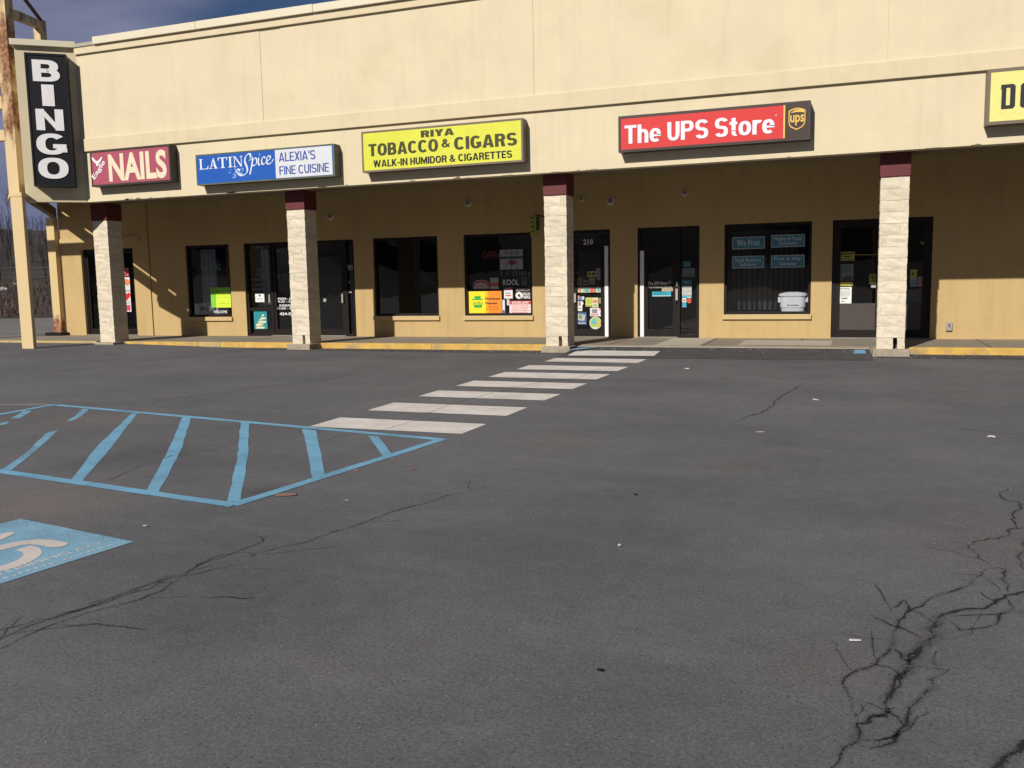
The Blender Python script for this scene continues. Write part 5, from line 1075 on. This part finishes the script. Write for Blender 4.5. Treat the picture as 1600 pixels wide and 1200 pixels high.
# ------------------------------------------------------------------ fittings on the walls
for (px_, py_, lab) in ((730, 317, 'round wall lamp left of the yellow green blade sign'), (953, 314, 'round wall lamp above door 210'), (908, 311, 'small round wall fitting just right of the third block column'), (515, 338, 'round wall lamp above the right salon door'), (1069, 302, 'small round wall fitting above the parcel shop door')):
    fx, fz = at(px_, py_, YB-.05); r_ = .09 if 'lamp' in lab else .06
    t = thing('wall_light', lab, 'lamp', (fx, YB, fz), 'wall lights under the canopy')
    obj('base', MB().lathe((fx, YB-.03, fz), [(r_, 0), (r_*1.05, .03)], 18, 'y'), colour((.78, .74, .66)), t)
    obj('lens', MB().lathe((fx, YB-.10, fz), [(r_*.35, 0), (r_*.62, .02), (r_*.7, .069)], 18, 'y'), colour((.22, .2, .17)), t)
fx, fz = at(1483, 510, YB-.03)
OB = thing('outlet_box', 'small grey outlet box low on the tan wall right of the discount store door', 'outlet box', (fx, YB, fz-.1))
obj('box', MB().box(fx-.06, fx+.06, YB-.05, YB-.001, fz-.09, fz+.09), GREY, OB, bevel=.006); obj('cover', MB().box(fx-.042, fx+.042, YB-.058, YB-.051, fz-.02, fz+.065), colour((.42, .34, .26)), OB)
obj('sockets', MB().box(fx-.02, fx+.02, YB-.062, YB-.0585, fz+.03, fz+.05).box(fx-.02, fx+.02, YB-.062, YB-.0585, fz-.005, fz+.015), BLACKM, OB)

# ------------------------------------------------------------------ rusting sign tower at the left
TW = thing('sign_tower', 'tall cream steel sign tower with rusty upper pole at the left edge', 'sign tower', (-19.35, 16.6, 0))
obj('pole', MB().box(-19.43, -19.04, 16.56, 16.66, 0, 3.80), RUSTPOLE, TW, bevel=.012)
obj('upper_pole', MB().box(-20.06, -19.69, 17.07, 17.31, 3.902, 9.6), RUSTPOLE, TW, bevel=.012)
obj('cranked_cap', MB().prism([(-19.44, 16.55), (-19.03, 16.55), (-19.03, 16.67), (-19.67, 17.33), (-20.08, 17.33), (-20.08, 17.05)], 3.802, 3.90), RUSTPOLE, TW, bevel=.01)
obj('pole', MB().box(-24.6, -24.25, 17.05, 17.33, 0, 9.6), RUSTPOLE, TW, bevel=.012)
def rail(y0, y1, px0=15, X1=-19.2, yb=17.2, dep=.14):
    zc = at(px0, (y0+y1)/2, yb)[1]; h2 = (y1-y0)/1400*26/2
    obj('rail', MB().box(-24.24, X1, yb-dep/2, yb+dep/2, zc-h2, zc+h2), RUSTRAIL, TW)
rail(122, 134, 10, -20.065); rail(153, 169, 4, -20.065); rail(204, 218, 15, -20.065)
zc = at(28, 128, 17.25)[1]; obj('rail', MB().box(-19.685, -19.05, 17.32, 17.42, zc-.1, zc+.1), RUSTRAIL, TW)
zc = at(33, 212, 17.25)[1]; obj('rail', MB().box(-19.685, -19.05, 17.32, 17.42, zc-.1, zc+.1), RUSTRAIL, TW)
x2, z2 = at(61, 40, 19.6); z3 = at(18, 22, 17.3)[1]
obj('rear_post', MB().box(x2-.11, x2+.13, 19.5, 19.72, 7.15, z2+.14), RUSTRAIL, TW)
obj('beam', MB().bar((-19.72, 17.3, z3), (x2-.02, 19.56, z2+.03), .10), RUSTRAIL, TW)
xa, za = at(36, -5, 17.6); obj('brace', MB().bar((xa, 17.6, za), (x2+.08, 19.6, z2+.13), .035), mat('dark_rust', (.05, .028, .02), .8), TW)

# ------------------------------------------------------------------ litter
def scrap(x, y, w_, d_, col, label, cat='litter', h=.004, rot=None):
    gx_, gy_ = gnd(x, y); w_ *= .55; d_ *= .7; r = random.uniform(-1, 1) if rot is None else rot; c, s = math.cos(r), math.sin(r)
    pts = [(gx_+c*a-s*b, gy_+s*a+c*b) for a, b in ((-w_/2, -d_/2), (w_*.1, -d_*.6), (w_/2, -d_*.35), (w_*.45, d_/2), (-w_*.1, d_*.42), (-w_*.5, d_*.3))]
    h *= .45; mb = MB().prism(pts, .005, .007+h)
    mb.v = [(a, b, zz+random.uniform(0, h)) for a, b, zz in mb.v]
    return tag(obj('litter', mb, colour(tuple(.72*v for v in col)), None, (gx_, gy_, 0.0)), label, cat)
scrap(447, 774, .27, .085, (.34, .19, .15), 'flattened reddish wrapper lying beside the blue hatch border', rot=.35, h=.0045)
scrap(556, 736, .07, .03, (.5, .3, .22), 'small pink paper scrap right of the blue hatch border', rot=.3)
scrap(645, 734, .08, .03, (.42, .16, .10), 'small red brown scrap on the open asphalt', rot=.2)
scrap(1336, 1003, .085, .014, (.75, .75, .72), 'thin white stick on the asphalt beside the big crack', rot=.2, h=.006)
scrap(542, 783, .05, .02, (.4, .4, .4), 'small grey scrap below the red brown scrap', rot=.2); scrap(1074, 577, .14, .07, (.7, .7, .68), 'white paper scrap on the lot right of the crosswalk', h=.02)
scrap(1275, 626, .12, .06, (.75, .75, .75), 'bright white scrap beside the crack in the far lot', h=.02); scrap(968, 854, .035, .02, (.75, .75, .75), 'white pellet in the middle of the lot', h=.01)
scrap(1188, 676, .13, .03, (.65, .62, .55), 'pale twig like scrap in the middle right of the lot', rot=.3); scrap(1550, 684, .12, .05, (.72, .7, .68), 'white scrap on the lot near the right edge', h=.015)
scrap(227, 823, .05, .02, (.55, .55, .55), 'pale scrap just right of the accessible square tip', rot=.1)
scrap(23, 544.5, .16, .08, (.5, .48, .44), 'pale rag at the kerb left of the tower pole', h=.03); scrap(248, 544.5, .18, .08, (.45, .44, .42), 'pale scrap near the kerb right of the first block column', h=.02)
scrap(938, 1049, .05, .018, (.01, .01, .01), 'short black scrap on the near asphalt', rot=.0, h=.005); scrap(993, 774, .05, .03, (.02, .02, .02), 'black speck of rubber on the middle asphalt', rot=.2, h=.01)
gm = MB(); rn = random.Random(3)
for k in range(900):
    if k < 500: a, b = rn.uniform(-6, 4), rn.uniform(2, 14)
    else: a, b = rn.uniform(-19, 4), 18.3+rn.gauss(0, .25)-.2
    if b > 18.4: continue
    s = rn.uniform(.0018, .0045)*(1 if k < 500 else 2)*(.6+.05*b); z = .004 if not (-5.5 < a < .4 and b > 16.8) else rz(b)
    gm.lathe((a, b, z), [(s, 0), (s*.8, s*.4), (s*.3, s*.55)], 5)
stuff(obj('grit', gm, mat('pale_grit', (.34, .32, .29), .9, .3, 30)))

# ------------------------------------------------------------------ background at the left: bank, wooded slope, fence; added ridge behind the camera
DIRB = Vector((-.752, .659)); TANB = Vector((.659, .752))
def bgp(d, s, z): q = DIRB*d+TANB*s; return (q.x, q.y, z)
HILL = mat('brown_winter_slope', (.036, .028, .024), .95, .4, .25, .5, 2, stain=(.06, .042, .032), stain_amt=.6, stain_scale=.3)
hb = MB(); prof = [(57, -.02), (60, .7), (66, 1.5), (74, 2.4), (85, 4.0), (100, 6.0), (118, 8.3), (140, 9.6), (260, 10)]
ns = 44
for d, z in prof:
    for k in range(ns+1):
        s = -90+k*3.4; hb.v.append(bgp(d+1.2*math.sin(k*1.3+d), s, z+(0 if z < 0 else .35*math.sin(k*.7+d*.2)+.2*math.sin(k*2.1))))
for a in range(len(prof)-1):
    for k in range(ns):
        i = a*(ns+1)+k; hb.f.append([i, i+1, i+ns+2, i+ns+1])
struct(obj('hillside', hb, HILL))
added_ridge = MB(); pr2 = [(75, -.02), (85, 3), (100, 11), (120, 19), (150, 24), (230, 27)]  # added unseen ridge behind the camera: darkens glass reflections, blocks low sky
for d, z in pr2:
    for k in range(61):
        t = math.radians(165+k*3.7); d2 = d+5*math.sin(k*.9); added_ridge.v.append((math.cos(t)*d2, -12+math.sin(t)*d2, z*(1+.12*math.sin(k*.5)+.08*math.sin(k*1.7))))
for a in range(len(pr2)-1):
    for k in range(60): i = a*61+k; added_ridge.f.append([i, i+61, i+62, i+1][::-1])
struct(obj('hillside', added_ridge, HILL))  # the added ridge, out of view
gb = MB(); rn = random.Random(11)
for k in range(9000):
    d = rn.uniform(58, 70); s = rn.uniform(-60, 45); z = max(0, (d-57)*.16); x_, y_, _ = bgp(d, s, 0); h = rn.uniform(.2, .55); t = rn.uniform(0, 6.28); lx, ly = rn.uniform(-.3, .3), rn.uniform(-.3, .3)
    gb.face([(x_, y_, z-.1), (x_+.09*math.cos(t), y_+.09*math.sin(t), z-.1), (x_+lx, y_+ly, z+h)])
stuff(obj('dry_grass', gb, mat('dry_grass', (.10, .062, .042), .95, .35, .5)))
def bare(mb, x_, y_, z, h, rn, n=9):
    top = (x_+rn.uniform(-.3, .3), y_+rn.uniform(-.3, .3), z+h); mb.bar((x_, y_, z-.3), top, .022+h*.006, .008, 3)
    for b in range(n):
        f = rn.uniform(.3, .95); p = Vector((x_, y_, z)).lerp(Vector(top), f); t = rn.uniform(0, 6.28); l_ = h*rn.uniform(.15, .32)*(1.15-f*.6)
        e = p+Vector((math.cos(t)*l_*.6, math.sin(t)*l_*.6, l_*.85)); mb.bar(p, e, .017, .006, 3)
        for c in range(2):
            p2 = p.lerp(e, rn.uniform(.4, .9)); t2 = t+rn.uniform(-1.2, 1.2); l2 = l_*.5; mb.bar(p2, p2+Vector((math.cos(t2)*l2*.5, math.sin(t2)*l2*.5, l2*.85)), .010, .004, 3)
wm_ = MB(); wp2 = MB()
for k in range(1300):
    d = rn.uniform(72, 118); s = rn.uniform(-60, 50); z = 2+(d-72)*.135; x_, y_, _ = bgp(d, s, 0)
    bare(wp2 if k % 9 == 0 and d < 84 else wm_, x_, y_, z, rn.uniform(1.4, 2.9), rn, 8)
stuff(obj('bare_woods', wm_, mat('bare_twigs', (.05, .04, .034), .95, .3, 1))); stuff(obj('pale_saplings', wp2, mat('pale_bark', (.30, .28, .26), .9, .3, 1)))
tx = MB(); p = ray(16, 400); p2 = Vector((p.x, p.y)).normalized()*92
bare(tx, p2.x, p2.y, 4.6, 5.6, random.Random(5), 26)
tag(obj('bare_tree', tx, mat('tree_bark', (.12, .09, .075), .9, .2, 2), None, (p2.x, p2.y, 3.0)), 'tall bare tree rising above the wooded slope behind the tower pole', 'tree')
FN = thing('wire_fence', 'pale wire fence with thin posts along the foot of the wooded slope', 'fence', bgp(72, -5, 1.9))
fm = colour((.15, .15, .155)); pm = None
for k in range(18):
    x_, y_, _ = bgp(72, -34+k*3.2, 0); zz = 1.5
    if pm is None: o = obj('fence_post', MB().box(x_-.05, x_+.05, y_-.05, y_+.05, zz, zz+1.7), fm, FN, (x_, y_, zz)); pm = o.data
    else: o = bpy.data.objects.new('fence_post', pm); C.objects.link(o); o.parent = FN; o.location = Vector((x_, y_, zz))-W[FN.name]
for zz in (1.9, 2.5, 3.15): obj('fence_rail', MB().bar(bgp(72, -34, zz), bgp(72, -34+17*3.2, zz), .014), fm, FN)
rb = MB()
for k in range(160):
    d = rn.uniform(67, 71); s = rn.uniform(-32, 6); x_, y_, _ = bgp(d, s, 0); r_ = rn.uniform(.12, .35); rb.lathe((x_, y_, 1.35+(d-66)*.09), [(r_, 0), (r_*.9, r_*.5), (r_*.4, r_*.8)], 6)
stuff(obj('pale_rubble', rb, mat('pale_rubble', (.5, .5, .52), .9, .3, 3)))
